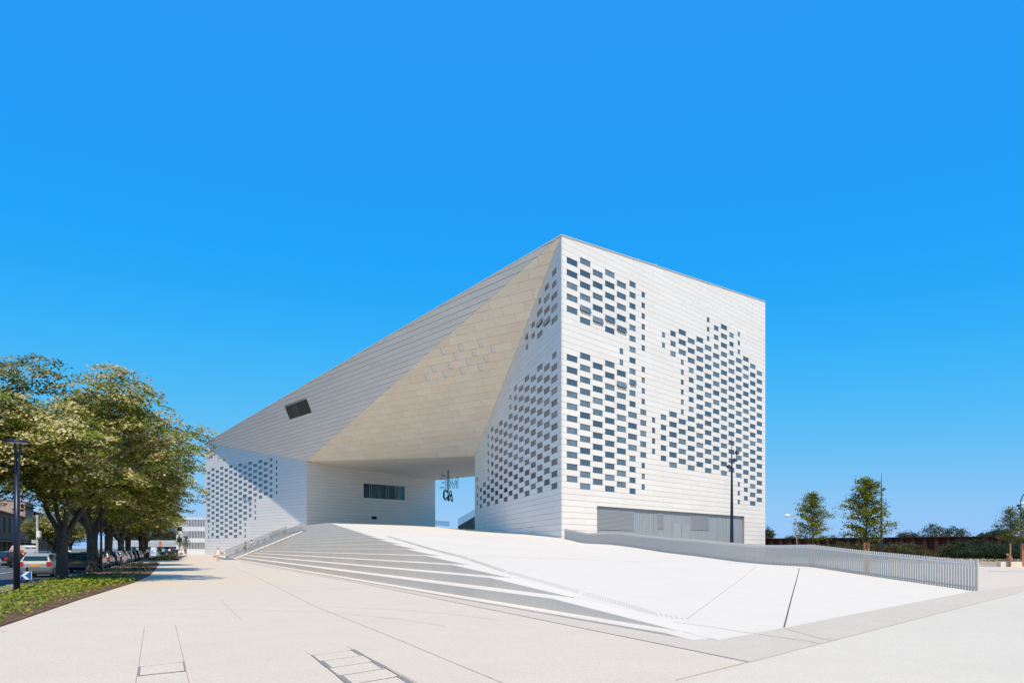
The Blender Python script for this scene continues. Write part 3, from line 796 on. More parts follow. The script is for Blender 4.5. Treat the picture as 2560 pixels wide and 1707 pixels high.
# channel-glass wall in the base recess of the sunlit face
q = lambda u, v, n: uvz(RO, RU, RN, u, v, n)
ru0, ru1, rz1 = 6.72, 45.98, 6.72
b = MB(); dpt = -0.42
b.poly([q(ru0, rz1, -0.01), q(ru1, rz1, -0.01), q(ru1, rz1, dpt), q(ru0, rz1, dpt)])
b.poly([q(ru0, ZB, -0.01), q(ru0, rz1, -0.01), q(ru0, rz1, dpt), q(ru0, ZB, dpt)]); b.poly([q(ru1, ZB, -0.01), q(ru1, rz1, -0.01), q(ru1, rz1, dpt), q(ru1, ZB, dpt)])
b.poly([q(ru0, ZB, dpt), q(ru1, ZB, dpt), q(ru1, rz1, dpt), q(ru0, rz1, dpt)])
gw = world_child('glazed_base', b.build('glazed_base', M['louvre']), B)
RA = math.atan2(RU.y, RU.x); cw = 0.42; ncol = int((ru1-ru0)/cw); cm = None
for i in range(ncol):
    u = ru0+cw*(i+0.5)
    if cm is None:
        m_ = MB(); hh = rz1-ZB-0.04
        m_.box((0, 0, 0), (cw-0.05, 0.09, hh), RA); cm = m_.build('glass_channel', M['channel'])
    world_child('glass_channel', cm, gw, Matrix.Translation(q(u, (rz1+ZB)/2, dpt+0.06)))
def louvre(name, a, c_, d, e, n=0):
    m_ = MB(); m_.box(q((a+c_)/2, (d+e)/2, dpt+0.13), (c_-a, 0.04, e-d), RA)
    k = int((e-d)/0.16)
    for i in range(k): m_.box(q((a+c_)/2, d+0.08+0.16*i, dpt+0.17), (c_-a-0.1, 0.06, 0.07), RA)
    world_child(name, m_.build(name, M['louvre']), gw)
louvre('louvre_panel', 7.3, 15.1, 3.9, 6.45); louvre('louvre_panel', 20.75, 22.15, 4.2, 6.4); louvre('louvre_panel', 29.6, 35.0, 4.3, 6.4)
for a in (24.56, 26.9):
    m_ = MB(); m_.box(q(a+1.13, 2.55, dpt+0.14), (2.2, 0.05, 5.2), RA); world_child('door', m_.build('door', M['channel']), gw)
    m_ = MB(); m_.box(q(a+(2.1 if a < 25 else 0.16), 1.2+1.1, dpt+0.2), (0.05, 0.06, 0.4), RA); world_child('door_handle', m_.build('door_handle', M['steel']), gw)
for u in (19.9, 24.4, 29.2, 40.6):
    m_ = MB(); m_.box(q(u, 3.2, dpt+0.14), (0.10, 0.08, 6.8), RA); world_child('mullion', m_.build('mullion', M['mullion']), gw)
# roof aerials
for px, py, Z in ((1596, 650, 98), (1636, 663, 101)):
    p = at(px, py, Z); t = thing('roof_aerial', 'tiny pale aerial on the sunlit roof edge, %s' % ('nearer the tall corner' if px < 1610 else 'with three short prongs'), 'aerial', p+Vector((0, 0, -0.6)), 0, 'aerials on the roof edge')
    m_ = MB(); m_.tube([(0, 0, 0), (0, 0, 0.75)], [0.06, 0.04]); child('mast', m_.build('mast', M['steel']), t)
    m_ = MB()
    for dx in ((0,) if px < 1610 else (-0.5, 0, 0.5)): m_.tube([(dx*0.6, 0, 0.55), (dx*0.6, 0, 0.8)], [0.05, 0.04])
    child('antenna', m_.build('antenna', M['steel']), t)
# two small bollard lights at the shaded wall foot
for px, py, Z, w, h in ((1214, 1320, 121, 0.5, 1.35), (1328, 1336, 94, 0.8, 0.95)):
    p = at(px, py, Z); zg = ramp_z(p.x, p.y)
    t = thing('steel_hoop', '%s grey steel hoop standing at the foot of the shaded windowed wall' % ('wide' if w > 0.6 else 'narrow'), 'hoop', (p.x, p.y, zg), 0, 'hoops at the wall foot')
    for sx in (-1, 1):
        m_ = MB(); m_.box((sx*w/2, 0, h/2), (0.10, 0.12, h)); child('post', m_.build('post', M['steel']), t)
    m_ = MB(); m_.box((0, 0, h+0.05), (w+0.1, 0.12, 0.1)); child('top_bar', m_.build('top_bar', M['steel']), t)

# ------------------------------------------------------------------ railing along the ramp
RL0 = Vector((17.55, 27.25, 0)); RL1 = Vector((5.9, 81.6, 0)); rd = (RL1-RL0); RLEN = rd.length; rd.normalize(); rn = Vector((-rd.y, rd.x, 0))
rail = thing('ramp_railing', 'long galvanised steel railing of close flat bars along the ramp edge', 'railing', RL0)
def rail_base(t): p = RL0+rd*t; return Vector((p.x, p.y, ramp_z(p.x, p.y)))
sp_ = 0.134; nb = int(RLEN/sp_); ra = math.atan2(rd.y, rd.x)
m_ = MB(); m_.box((0, 0, 0.56), (0.012, 0.075, 1.16), ra+math.radians(0)); 
m_ = MB(); m_.box((0, 0, 0.56), (0.07, 0.035, 1.16), ra); bal = m_.build('baluster', M['steel'])
restb = MB()
for i in range(nb):
    p = rail_base(i*sp_)
    if i < 298: world_child('baluster', bal, rail, Matrix.Translation(p))
    else: restb.box(p+Vector((0, 0, 0.56)), (0.07, 0.035, 1.16), ra)
tag(world_child('small_baluster', restb.build('small_baluster', M['steel']), rail), kind='stuff')
m_ = MB(); side = rn if rn.x < 0 else -rn
pts = [rail_base(t)+Vector((0, 0, 1.0))+side*0.045 for t in np.linspace(0, RLEN, 60)]
for a, c_ in zip(pts[:-1], pts[1:]): m_.bar(a, c_, 0.035, 0.045)
world_child('handrail', m_.build('handrail', M['white_steel']), rail)
m_ = MB(); pts = [rail_base(t)+Vector((0, 0, 0.10))-side*0.03 for t in np.linspace(0, RLEN, 60)]
for a, c_ in zip(pts[:-1], pts[1:]): m_.bar(a, c_, 0.02, 0.05)
world_child('bottom_rail', m_.build('bottom_rail', M['steel']), rail)
m_ = MB(); m_.box(rail_base(0)+Vector((0.0, -0.09, 0.58)), (0.09, 0.05, 1.2), ra); world_child('end_post', m_.build('end_post', M['steel']), rail)
# paved slope behind the railing, level with the plaza
# ------------------------------------------------------------------ stair between its two railings, at the left end of the steps
def stair_z(d): return max(0.02, (d-D1)*RISE/TREAD+KZ+RISE+0.03)
SA, SB = S0-0.3, S0-16.0
m_ = MB()
for i in range(24):
    d0 = D1-0.2+i*0.345; z = 0.16*(i+1)
    c = from_sd((SA+SB)/2, d0+0.25); m_.box((c.x, c.y, z/2-0.1), (abs(SA-SB)-0.3, 0.5, z+0.2), math.atan2(U_.y, U_.x))
st = link(bpy.data.objects.new('stair_flight', m_.build('stair_flight', M['step']))); tag(st, kind='structure')
m_ = MB(); c = from_sd((SA+SB)/2, D1-0.9); m_.box((c.x, c.y, 0.03), (abs(SA-SB)-0.2, 1.6, 0.1), math.atan2(U_.y, U_.x))
tag(link(bpy.data.objects.new('stair_landing', m_.build('stair_landing', M['steel_blue']))), kind='structure')
def stair_rail(s, label, inner):
    p0 = from_sd(s, D1-0.6); t = thing('stair_railing', label, 'railing', (p0.x, p0.y, 0), 0, 'railings of the side stair')
    n = 70; L = 9.3; mm = MB(); mm.box((0, 0, 0.56), (0.055, 0.045, 1.12), math.atan2(N_.y, N_.x)); me = mm.build('baluster', M['steel_blue'])
    for i in range(n):
        d = D1-0.5+L*i/(n-1); z = stair_z(d); p = from_sd(s, d)
        world_child('baluster', me, t, Matrix.Translation((p.x, p.y, z)))
    for nm, dz, w, h, mat in (('handrail', 1.12, 0.05, 0.05, M['steel_blue']), ('stringer', -0.03, 0.08, 0.14, M['white_steel'] if inner else M['steel_blue'])):
        mm = MB(); pts = []
        for i in range(20):
            d = D1-0.5+L*i/19; p = from_sd(s, d); pts.append(Vector((p.x, p.y, stair_z(d)+dz)))
        for a, c_ in zip(pts[:-1], pts[1:]): mm.bar(a, c_, w, h)
        world_child(nm, mm.build(nm, mat), t)
stair_rail(S0-0.2, 'grey steel stair railing with white stringer climbing beside the broad steps', True)
stair_rail(S0-16.2, 'grey steel stair railing running close to the windowed wall', False)
# broad low steps left of the stair, along the wall
for k in range(3):
    m_ = MB(); c = from_sd(S0-16.6-14, D1-0.8+k*1.3+3); m_.box((c.x, c.y, 0.2*(k+1)-0.3), (27.0, 6.0, 0.6), math.atan2(U_.y, U_.x))
    world_child('low_step', m_.build('low_step', M['step']), mound)
m_ = MB(); c = from_sd(S0-30, dk(12)); 
# retaining mass under the upper steps behind the stair
m_ = MB(); p0 = from_sd(S0-0.6, dk(13)+0.1); 
for k in range(6):
    d0 = dk(13)+k*TREAD; a = from_sd(S0-2, d0); e2 = from_sd(-150, d0)
# ------------------------------------------------------------------ things seen through the passage
def glass_fence(name, label, pts, h):
    t = thing(name, label, 'balustrade', pts[0])
    for a, c_ in zip(pts[:-1], pts[1:]):
        m_ = MB(); n = Vector((a.y-c_.y, c_.x-a.x, 0)).normalized()*0.02
        m_.prism([a+n, c_+n, c_+n+Z3*h, a+n+Z3*h], n.normalized(), 0.04); world_child('glass_panel', m_.build('glass_panel', M['balustrade_glass']), t)
    m_ = MB()
    for a, c_ in zip(pts[:-1], pts[1:]): m_.bar(a+Z3*h, c_+Z3*h, 0.05, 0.04)
    world_child('top_rail', m_.build('top_rail', M['steel_blue']), t)
glass_fence('glass_balustrade', 'low level blue glass balustrade beyond the passage, beside its left wall', [at(1086, 1312, 190), at(1105, 1314, 190), at(1124, 1315, 190)], 1.25)
pa, pb = at(1145, 1315, 176), at(1200, 1283, 176)
ms = [pa.lerp(pb, i/3) for i in range(4)]
glass_fence('glass_balustrade', 'rising blue glass balustrade on the dark stair beyond the passage', ms, 1.75)
t = thing('passage_stair', 'dark solid stair rising to the right beyond the passage', 'stair', (pa.x, pa.y, 4.5))
m_ = MB(); m_.prism([pa-Z3*0.02, pb-Z3*0.02, Vector((pb.x, pb.y, 3.5)), Vector((pa.x, pa.y, 3.5))], (0, -1, 0), 4.0); world_child('stringer', m_.build('stringer', M['dark_stone']), t)
m_ = MB()
for i in range(16):
    p = pa.lerp(pb, (i+0.5)/16); m_.box((p.x, p.y+2.0, p.z-0.1), (0.36, 3.8, 0.3))
world_child('flight', m_.build('flight', M['dark_stone']), t)

# hanging sign of outlined letters under the bridge
SZ = 158.0; pole_x = at(1120.3, 1180, SZ).x; ztop = 18.7; zb_ = at(0, 1251, SZ).z
sg = thing('hanging_letter_sign', 'dark outlined letters M É C A hanging on a pole under the bridge', 'sign', (pole_x, SZ, ztop))
m_ = MB(); m_.tube([(pole_x, SZ, zb_), (pole_x, SZ, ztop)], [0.13, 0.13], 8); world_child('pole', m_.build('pole', M['black']), sg)
def L2(px, py): p = at(px, py, SZ); return Vector((p.x, SZ, p.z))
def cpx(x, y): return (1080+x/9.225, 1160+y/9.225)
def outline(name, loops, r):
    m_ = MB()
    for lp in loops:
        pts = [L2(*cpx(*q)) for q in lp]
        for a, c_ in zip(pts, pts[1:]+pts[:1]): m_.tube([a, c_], [r, r], 6)
    world_child(name, m_.build(name, M['black']), sg)
outline('letter', [[(345, 320), (345, 558), (185, 558), (185, 528), (312, 522), (312, 440), (235, 440), (235, 410), (312, 410), (312, 350), (192, 350), (192, 320)], [(215, 265), (310, 280), (310, 262), (215, 230)]], 0.05)
outline('letter', [[(405, 552), (405, 300), (438, 300), (502, 480), (570, 290), (600, 290), (600, 548), (568, 548), (568, 380), (512, 552), (490, 552), (435, 390), (435, 552)]], 0.055)
outline('letter', [[(355, 640), (345, 600), (310, 582), (280, 600), (262, 660), (262, 760), (285, 815), (315, 828), (348, 805), (358, 755), (335, 755), (318, 800), (296, 790), (284, 745), (284, 670), (300, 615), (325, 620), (335, 650)]], 0.10)
outline('letter', [[(375, 845), (420, 615), (440, 615), (480, 858), (452, 858), (442, 790), (415, 785), (400, 845)], [(420, 755), (440, 755), (431, 690)]], 0.10)
m_ = MB()
for y in (372, 484, 635): m_.tube([L2(*cpx(330, y)), L2(*cpx(415, y+3))], [0.03, 0.03], 5)
world_child('bracket', m_.build('bracket', M['black']), sg)

# ------------------------------------------------------------------ foliage
def leaf_mesh(name, pts, nrm_, size, cols, mats, dirs=None):
    """diamond leaves: pts (n,3), normals (n,3), sizes (n,), colours (n,3)"""
    n = len(pts); pts = np.asarray(pts); nr = np.asarray(nrm_); nr /= np.linalg.norm(nr, axis=1)[:, None]+1e-9
    if dirs is None: dirs = np.random.normal(size=(n, 3))
    t = dirs-nr*(dirs*nr).sum(1)[:, None]; t /= np.linalg.norm(t, axis=1)[:, None]+1e-9
    s = np.cross(nr, t); sz = np.asarray(size)[:, None]
    v = np.empty((n, 4, 3)); v[:, 0] = pts-t*sz*0.5; v[:, 1] = pts+s*sz*0.36-nr*sz*0.06; v[:, 2] = pts+t*sz*0.5-nr*sz*0.12; v[:, 3] = pts-s*sz*0.36-nr*sz*0.06
    me = bpy.data.meshes.new(name); me.vertices.add(n*4); me.vertices.foreach_set('co', v.reshape(-1))
    me.loops.add(n*4); me.loops.foreach_set('vertex_index', np.arange(n*4)); me.polygons.add(n)
    me.polygons.foreach_set('loop_start', np.arange(n)*4); me.polygons.foreach_set('loop_total', np.full(n, 4))
    me.materials.append(mats)
    a = me.attributes.new('tint', 'FLOAT_COLOR', 'POINT'); c = np.ones((n, 4, 4)); c[:, :, :3] = np.asarray(cols)[:, None, :]
    a.data.foreach_set('color', c.reshape(-1)); me.update(); me.validate(); return me

def limb(mb, rng, p, d, L, r, depth, tips, droop=0.0, spread=0.6, seg=4, n=7):
    pts = [p.copy()]; rads = [r]; d = d.copy()
    for i in range(seg):
        d = (d+Vector((rng.gauss(0, 0.13), rng.gauss(0, 0.13), rng.gauss(0, 0.10)-droop))).normalized()
        p = p+d*L/seg; pts.append(p.copy()); rads.append(r*(1-0.45*(i+1)/seg))
    mb.tube(pts, rads, max(4, n), cap=False)
    if depth == 0: tips.append(p); return
    for k in range(rng.choice((2, 3, 3))):
        ax = Vector((rng.gauss(0, 1), rng.gauss(0, 1), rng.gauss(0, 0.6))).normalized()
        nd = (d+ax*spread).normalized()
        q = pts[rng.choice((-1, -1, -2))]
        limb(mb, rng, q, nd, L*rng.uniform(0.6, 0.8), rads[-1]*rng.uniform(0.65, 0.85), depth-1, tips, droop+0.01, spread, 3, n-1)

def crown_points(rng, c, rx, ry, rup, rdn, nclump, per, lumps=0.22, hollow=0.5, seed=0.0, flat=0.45, spread=0.55):
    P_, Nn, Rr = [], [], []; tries = 0; k = 0
    while k < nclump and tries < nclump*8:
        tries += 1
        v = Vector((rng.gauss(0, 1), rng.gauss(0, 1), rng.gauss(0, 1))).normalized()
        r_ = hollow+(1-hollow)*(rng.random()**0.55)
        lump = 1+lumps*noise.noise(v*2.1+Vector((seed, seed*1.7, 0)))+lumps*0.7*noise.noise(v*5.0+Vector((seed*2.3, 0, seed)))
        q = Vector((v.x*rx, v.y*ry, v.z*(rup if v.z > 0 else rdn)))*r_*lump
        p = c+q
        if noise.noise(p*0.55+Vector((seed, 0, 0))) < -0.20: continue
        k += 1
        for i in range(per):
            o = Vector((rng.gauss(0, spread), rng.gauss(0, spread), rng.gauss(0, spread*flat)))
            P_.append(p+o); n = Vector((rng.gauss(0, 0.55)+v.x*0.5, rng.gauss(0, 0.55)+v.y*0.5, 0.75+rng.gauss(0, 0.4))); Nn.append(n); Rr.append(r_)
    return P_, Nn, Rr

GREENS = [(0.165, 0.200, 0.014), (0.21, 0.240, 0.018), (0.125, 0.155, 0.012), (0.25, 0.26, 0.026)]
CREAM = [(0.58, 0.49, 0.22), (0.50, 0.42, 0.17), (0.40, 0.35, 0.12), (0.66, 0.57, 0.30)]
def lime_tree(seed, H, R, th, nclump, per, lsize, tr=0.30, lean=(0.5, -0.4), bloom=0.58, depth=3, forks=5):
    rng = random.Random(seed); mb = MB(); tips = []
    base = [Vector((0, 0, -0.1)), Vector((0, 0, 0.25)), Vector((0.02, 0, 1.0)), Vector((0.03, 0.02, th*0.7)), Vector((0.05, 0.03, th))]
    mb.tube(base, [tr*1.45, tr*1.12, tr*0.98, tr*0.95, tr*1.05], 12)
    for k in range(forks):
        a = 2*math.pi*k/forks+rng.uniform(-0.3, 0.3); sp = rng.uniform(0.35, 0.75)
        d = Vector((math.cos(a)*sp, math.sin(a)*sp, 1.0)).normalized()
        limb(mb, rng, base[-1]-Vector((0, 0, rng.uniform(0.05, 0.9))), d, (H-th)*0.33, tr*rng.uniform(0.45, 0.7), depth, tips, 0.0, 0.62, 4, 8)
    trunk = mb.build('trunk', M['bark'], True)
    # the crown is a set of leafy masses, each a shell of flat sprays of leaves
    P_, Nn, cols = [], [], []
    zc = th+(H-th)*0.44; masses = []
    nm = 46
    for k in range(nm):
        v = Vector((rng.gauss(0, 1), rng.gauss(0, 1), rng.gauss(0, 0.9))).normalized(); rr = (0.30+0.70*rng.random())**0.6
        mr = rng.uniform(1.25, 1.9)*(R/6.3)
        q = Vector((v.x*(R-mr)*rr, v.y*(R-mr)*rr, v.z*((H-zc-mr*0.55) if v.z > 0 else (zc-th-1.0))*rr)); hd_ = math.hypot(q.x, q.y)/R
        p = Vector((lean[0], lean[1], zc))+q
        p.z = max(p.z, th+1.75-0.9*hd_)-0.7*hd_*hd_*max(0, 0.5+v.z)
        masses.append((p, mr))
    per_m = nclump//nm
    for c_, mr in masses:
        tone = rng.uniform(0.7, 1.15)
        for j in range(per_m):
            v = Vector((rng.gauss(0, 1), rng.gauss(0, 1), rng.gauss(0.15, 0.9))).normalized()
            p = c_+Vector((v.x*1.15, v.y*1.15, v.z*0.72))*mr*(0.62+0.42*rng.random())
            if p.z < th+0.35: continue
            tilt = Vector((v.x*0.45, v.y*0.45, 0)); br = rng.random() < bloom*(0.75+0.45*v.z)
            for i in range(per):
                ang = rng.uniform(0, 6.283); ra_ = 0.46*math.sqrt(rng.random())
                o = Vector((math.cos(ang)*ra_, math.sin(ang)*ra_, rng.gauss(0, 0.06))); o.z -= o.dot(tilt)*0.9
                P_.append(p+o); Nn.append((tilt.x+rng.gauss(0, 0.35), tilt.y+rng.gauss(0, 0.35)-0.15, 0.8))
                b = rng.choice(CREAM) if (br and rng.random() < 0.75) or rng.random() < 0.08 else rng.choice(GREENS)
                f = rng.uniform(0.8, 1.2)*tone; cols.append((b[0]*f, b[1]*f, b[2]*f))
    sz = [lsize*rng.uniform(0.65, 1.25) for _ in P_]
    return trunk, leaf_mesh('crown', [tuple(p) for p in P_], [tuple(n) for n in Nn], sz, cols, M['leaf'])
def place_tree(name, label, loc, meshes, rz=0.0, group=None, sc=1.0):
    t = thing(name, label, 'tree', loc, rz, group); t.scale = (sc, sc, sc)
    child('trunk', meshes[0], t); child('crown', meshes[1], t); return t
TG = 'lime trees lining the street'
place_tree('lime_tree', 'flowering lime tree with the forked trunk right behind the silver hatchback', (-21.2, 33.9, 0), lime_tree(11, 11.6, 6.6, 2.6, 2500, 36, 0.15, 0.25, (0.5, -0.2)), 0.4, TG)
place_tree('lime_tree', 'flowering lime tree with the thickest dark trunk, second along the bed', (-28, 48, 0), lime_tree(23, 11.9, 7.3, 2.9, 2400, 32, 0.17, 0.34, (0.5, -0.3)), 1.2, TG)
t3 = lime_tree(31, 11.2, 7.0, 2.7, 1500, 26, 0.21, 0.33, (0.6, -0.3))
t4 = lime_tree(47, 11.4, 7.0, 2.6, 1300, 24, 0.24, 0.34, (0.4, -0.3))
proto3 = place_tree('lime_tree', 'lime tree with slim dark trunk between the striped bollard and the thickest trunk', (-35.9, 64, 0), t3, 0, TG)
place_tree('lime_tree', 'lime tree with pale slender trunk just right of the striped bollard', (-44.5, 82, 0), t4, 2.2, TG)
def copy_tree(o, loc, rz, label, sc=1.0):
    c = o.copy(); link(c); c.location = loc; c.rotation_euler = (0, 0, rz); c['label'] = label; c.scale = (sc,)*3
    for ch in o.children:
        d = ch.copy(); link(d); d.parent = c
    return c
copy_tree(proto3, (-48.5, 91, 0), 2.0, 'dark lime tree behind the pale slender trunk, left of the bin', 0.98)
copy_tree(proto3, (-53.0, 103, 0), 4.0, 'lime tree with spreading limbs right behind the litter bin', 1.02)
copy_tree(proto3, (-60.0, 118, 0), 5.2, 'lime tree beyond the litter bin, next to the white recycling box', 0.95)
copy_tree(proto3, (-25.6, 25.5, -0.1), 3.1, 'flowering lime tree whose crown fills the left edge above the lamp', 1.0)
for k, (x, y) in enumerate(((-66, 104), (-76, 124))):
    copy_tree(proto3, (x, y, -0.1), 1.1*k+2, ['lime tree across the street, nearer of the two on the far pavement', 'lime tree across the street, farther of the two on the far pavement'][k], 0.72)

# planted bed: soil, ground cover, kerb edging
bed = [(-9.0, 11.0), (-10.9, 15.9), (-13.5, 22.5), (-17.4, 33), (-21.0, 41.7), (-26, 52.4), (-38.5, 78.7), (-42.2, 77.6)]
bl = [street(s, 0.02) for s in (56, 40, 25, 12, 4, -6, -16)]
sheet('planting_bed', [Vector((x, y, 0)) for x, y in bed]+bl, 0.03, M['soil'], thick=0.06)
rng = random.Random(5)
def inside(x, y, poly):
    c = False
    for i in range(len(poly)):
        a, b = poly[i], poly[i-1]
        if (a[1] > y) != (b[1] > y) and x < (b[0]-a[0])*(y-a[1])/(b[1]-a[1])+a[0]: c = not c
    return c
bp = bed+[(p.x, p.y) for p in bl]
P_, Nn, cols, sz = [], [], [], []
def edge_dist(x, y):
    d = 1e9
    for a, b in zip(bed[:6], bed[1:7]):
        ax, ay = a; bx, by = b; L = math.hypot(bx-ax, by-ay); t = max(0, min(1, ((x-ax)*(bx-ax)+(y-ay)*(by-ay))/L/L))
        d = min(d, math.hypot(x-ax-t*(bx-ax), y-ay-t*(by-ay)))
    return d
for k in range(7500):
    y = rng.uniform(12, 76) if rng.random() < 0.35 else rng.uniform(12, 40); x = rng.uniform(-43, -9)
    if not inside(x, y, bp): continue
    nz = noise.noise(Vector((x*0.55, y*0.55, 3.0))); e = edge_dist(x, y)
    if e < 0.14+0.4*max(0, nz+0.2) or nz < (-0.36 if y < 36 else 0.05): continue
    h = 0.12+0.14*max(0, nz)
    young = y < 38
    for i in range(16 if y < 28 else 9):
        P_.append((x+rng.gauss(0, 0.14), y+rng.gauss(0, 0.14), 0.05+rng.random()*h*1.6)); Nn.append((rng.gauss(0, 0.5), rng.gauss(0, 0.5)-0.15, 1))
        g = rng.choice([(0.20, 0.25, 0.02), (0.26, 0.32, 0.025), (0.33, 0.37, 0.035), (0.14, 0.20, 0.015), (0.38, 0.37, 0.05)]) if young else rng.choice([(0.06, 0.10, 0.02), (0.08, 0.12, 0.03), (0.10, 0.12, 0.04)])
        cols.append(g); sz.append(rng.uniform(0.06, 0.13)*(1 if y < 30 else 1.5))
o = link(bpy.data.objects.new('ground_cover', leaf_mesh('ground_cover', P_, Nn, sz, cols, M['leaf']))); tag(o, 'low bright green ground cover plants in the brown bed', 'ground cover', kind='stuff')
bed2 = [Vector((-44.5, 96, 0)), Vector((-58.5, 128, 0)), Vector((-72, 160, 0)), Vector((-78, 158, 0)), Vector((-49, 94.5, 0))]
sheet('planting_bed', bed2, 0.03, M['soil'], thick=0.06)
P_, Nn, cols, sz = [], [], [], []
for k in range(1500):
    t = rng.random(); y = 96+t*60; x = -46.5-t*27+rng.uniform(-2, 1.2)
    P_.append((x, y, 0.05+rng.random()*0.25)); Nn.append((rng.gauss(0, 0.5), rng.gauss(0, 0.5), 1)); cols.append(rng.choice([(0.08, 0.11, 0.02), (0.11, 0.14, 0.03)])); sz.append(0.3)
o = link(bpy.data.objects.new('grass', leaf_mesh('grass', P_, Nn, sz, cols, M['leaf']))); tag(o, 'dry green grass in the farther bed', 'grass', kind='stuff')

# ------------------------------------------------------------------ street furniture on the left
p = gpt(42, 1490); lp = thing('street_lamp', 'dark navy street lamp with a flat disc head at the left edge', 'street lamp', (p.x, p.y, 0))
HZ = at(0, 1105, p.y).z
m_ = MB(); m_.tube([(0, 0, 0), (0, 0, HZ-1.1)], [0.10, 0.085], 12); child('pole', m_.build('pole', M['navy'], True), lp)
m_ = MB(); m_.bar((0.0, 0, HZ-1.15), (-0.06, 0, HZ), 0.08, 0.05); child('fork', m_.build('fork', M['navy']), lp)
m_ = MB(); m_.bar((0.02, 0.02, HZ-1.15), (0.10, 0.05, HZ), 0.08, 0.05); child('fork', m_.build('fork', M['navy']), lp)
m_ = MB(); m_.lathe([(0, 0.05), (0.28, 0.06), (0.345, 0.02), (0.345, -0.02), (0.30, -0.03)], (0.03, 0, HZ), 20); child('disc_head', m_.build('disc_head', M['navy'], True), lp)
m_ = MB(); m_.lathe([(0.30, -0.03), (0.0, -0.035)], (0.03, 0, HZ), 20); child('diffuser', m_.build('diffuser', M['whitepaint']), lp)
m_ = MB(); m_.box((0, 0, 0.01), (0.5, 0.5, 0.05)); child('base_plate', m_.build('base_plate', M['kerbstone']), lp)

p = at(65.5, 1438, 30.5); cs = thing('chevron_sign', 'blue and white chevron sign pointing left on a tilted dark post', 'road sign', (p.x, p.y, -0.05))
zc_ = p.z+0.05; w, h = 0.47, 0.34
m_ = MB(); m_.box((0, 0, zc_), (w, 0.02, h)); child('plate', m_.build('plate', M['whitepaint']), cs)
m_ = MB(); m_.box((0, -0.012, zc_), (w*0.95, 0.008, h*0.93)); child('blue_field', m_.build('blue_field', M['bluepaint']), cs)
m_ = MB(); y = -0.020
for sg_ in (-1, 1):
    m_.prism([Vector((a*w/2, y, zc_+b_*sg_*h/2)) for a, b_ in ((-0.90, 0.0), (-0.22, 0.0), (0.66, 0.93), (0.02, 0.93))], (0, -1, 0), 0.004)
child('chevron', m_.build('chevron', M['whitepaint']), cs)
m_ = MB(); m_.bar((0.0, 0.04, 0.0), (0.02, 0.04, zc_+0.36), 0.09, 0.05); child('post', m_.build('post', M['black']), cs)
p = at(80, 1455, 30.0); ti = thing('traffic_island', 'low grey stone traffic island under the chevron sign', 'traffic island', (p.x, p.y+0.6, -0.12), 1.15)
m_ = MB(); m_.box((0, 0, 0.08), (2.6, 1.2, 0.16)); m_.box((0, 0, 0.19), (2.3, 0.95, 0.06)); child('kerb_ring', m_.build('kerb_ring', M['kerbstone']), ti)
m_ = MB(); m_.box((0.1, 0, 0.24), (1.9, 0.7, 0.05)); child('fill', m_.build('fill', M['soil']), ti)
p = gpt(294, 1402); bo = thing('bollard', 'slim red and white striped bollard between the tree trunks', 'bollard', (p.x, p.y, 0))
for i in range(6):
    m_ = MB(); m_.tube([(0, 0, 0.25*i), (0, 0, 0.25*(i+1))], [0.10, 0.10], 10); child('band', m_.build('band', M['redpaint'] if i % 2 == 0 else M['whitepaint']), bo)
p = gpt(347, 1399); bn = thing('litter_bin', 'dark grey cylindrical litter bin beside the bed', 'bin', (p.x, p.y, 0))
m_ = MB(); m_.lathe([(0, 0), (0.36, 0), (0.42, 0.9), (0.38, 0.9), (0.34, 0.7)], n=14); child('body', m_.build('body', M['greycar'], True), bn)
m_ = MB(); m_.lathe([(0.44, 0.86), (0.46, 0.9), (0.44, 0.95), (0.40, 0.95)], n=14); child('rim', m_.build('rim', M['steel_blue']), bn)
p = gpt(385, 1388); rc = thing('recycling_box', 'white recycling container with light blue print beyond the trees', 'container', (p.x, p.y, 0), 0.1)
m_ = MB(); m_.box((0, 0, 0.85), (1.05, 0.9, 1.7)); child('body', m_.build('body', M['whitepaint']), rc)
m_ = MB(); m_.box((0, 0, 1.78), (0.95, 0.8, 0.16)); child('lid', m_.build('lid', M['whitepaint']), rc)
m_ = MB(); m_.box((-0.22, -0.455, 0.75), (0.4, 0.02, 0.9)); m_.box((0.2, -0.455, 0.6), (0.3, 0.02, 0.5)); child('print', m_.build('print', M['skyblue']), rc)
p = gpt(401, 1389); rs = thing('roadworks_sign', 'bright orange rectangular roadworks sign on a thin post', 'road sign', (p.x, p.y, 0), 0.05)
m_ = MB(); m_.tube([(0, 0, 0), (0, 0, 2.6)], [0.05, 0.05]); child('post', m_.build('post', M['black']), rs)
m_ = MB(); m_.box((0, -0.07, 2.5), (0.55, 0.03, 1.05)); child('plate', m_.build('plate', M['orange']), rs)
m_ = MB(); m_.box((0, -0.09, 2.92), (0.5, 0.01, 0.16)); child('red_band', m_.build('red_band', M['redpaint']), rs)
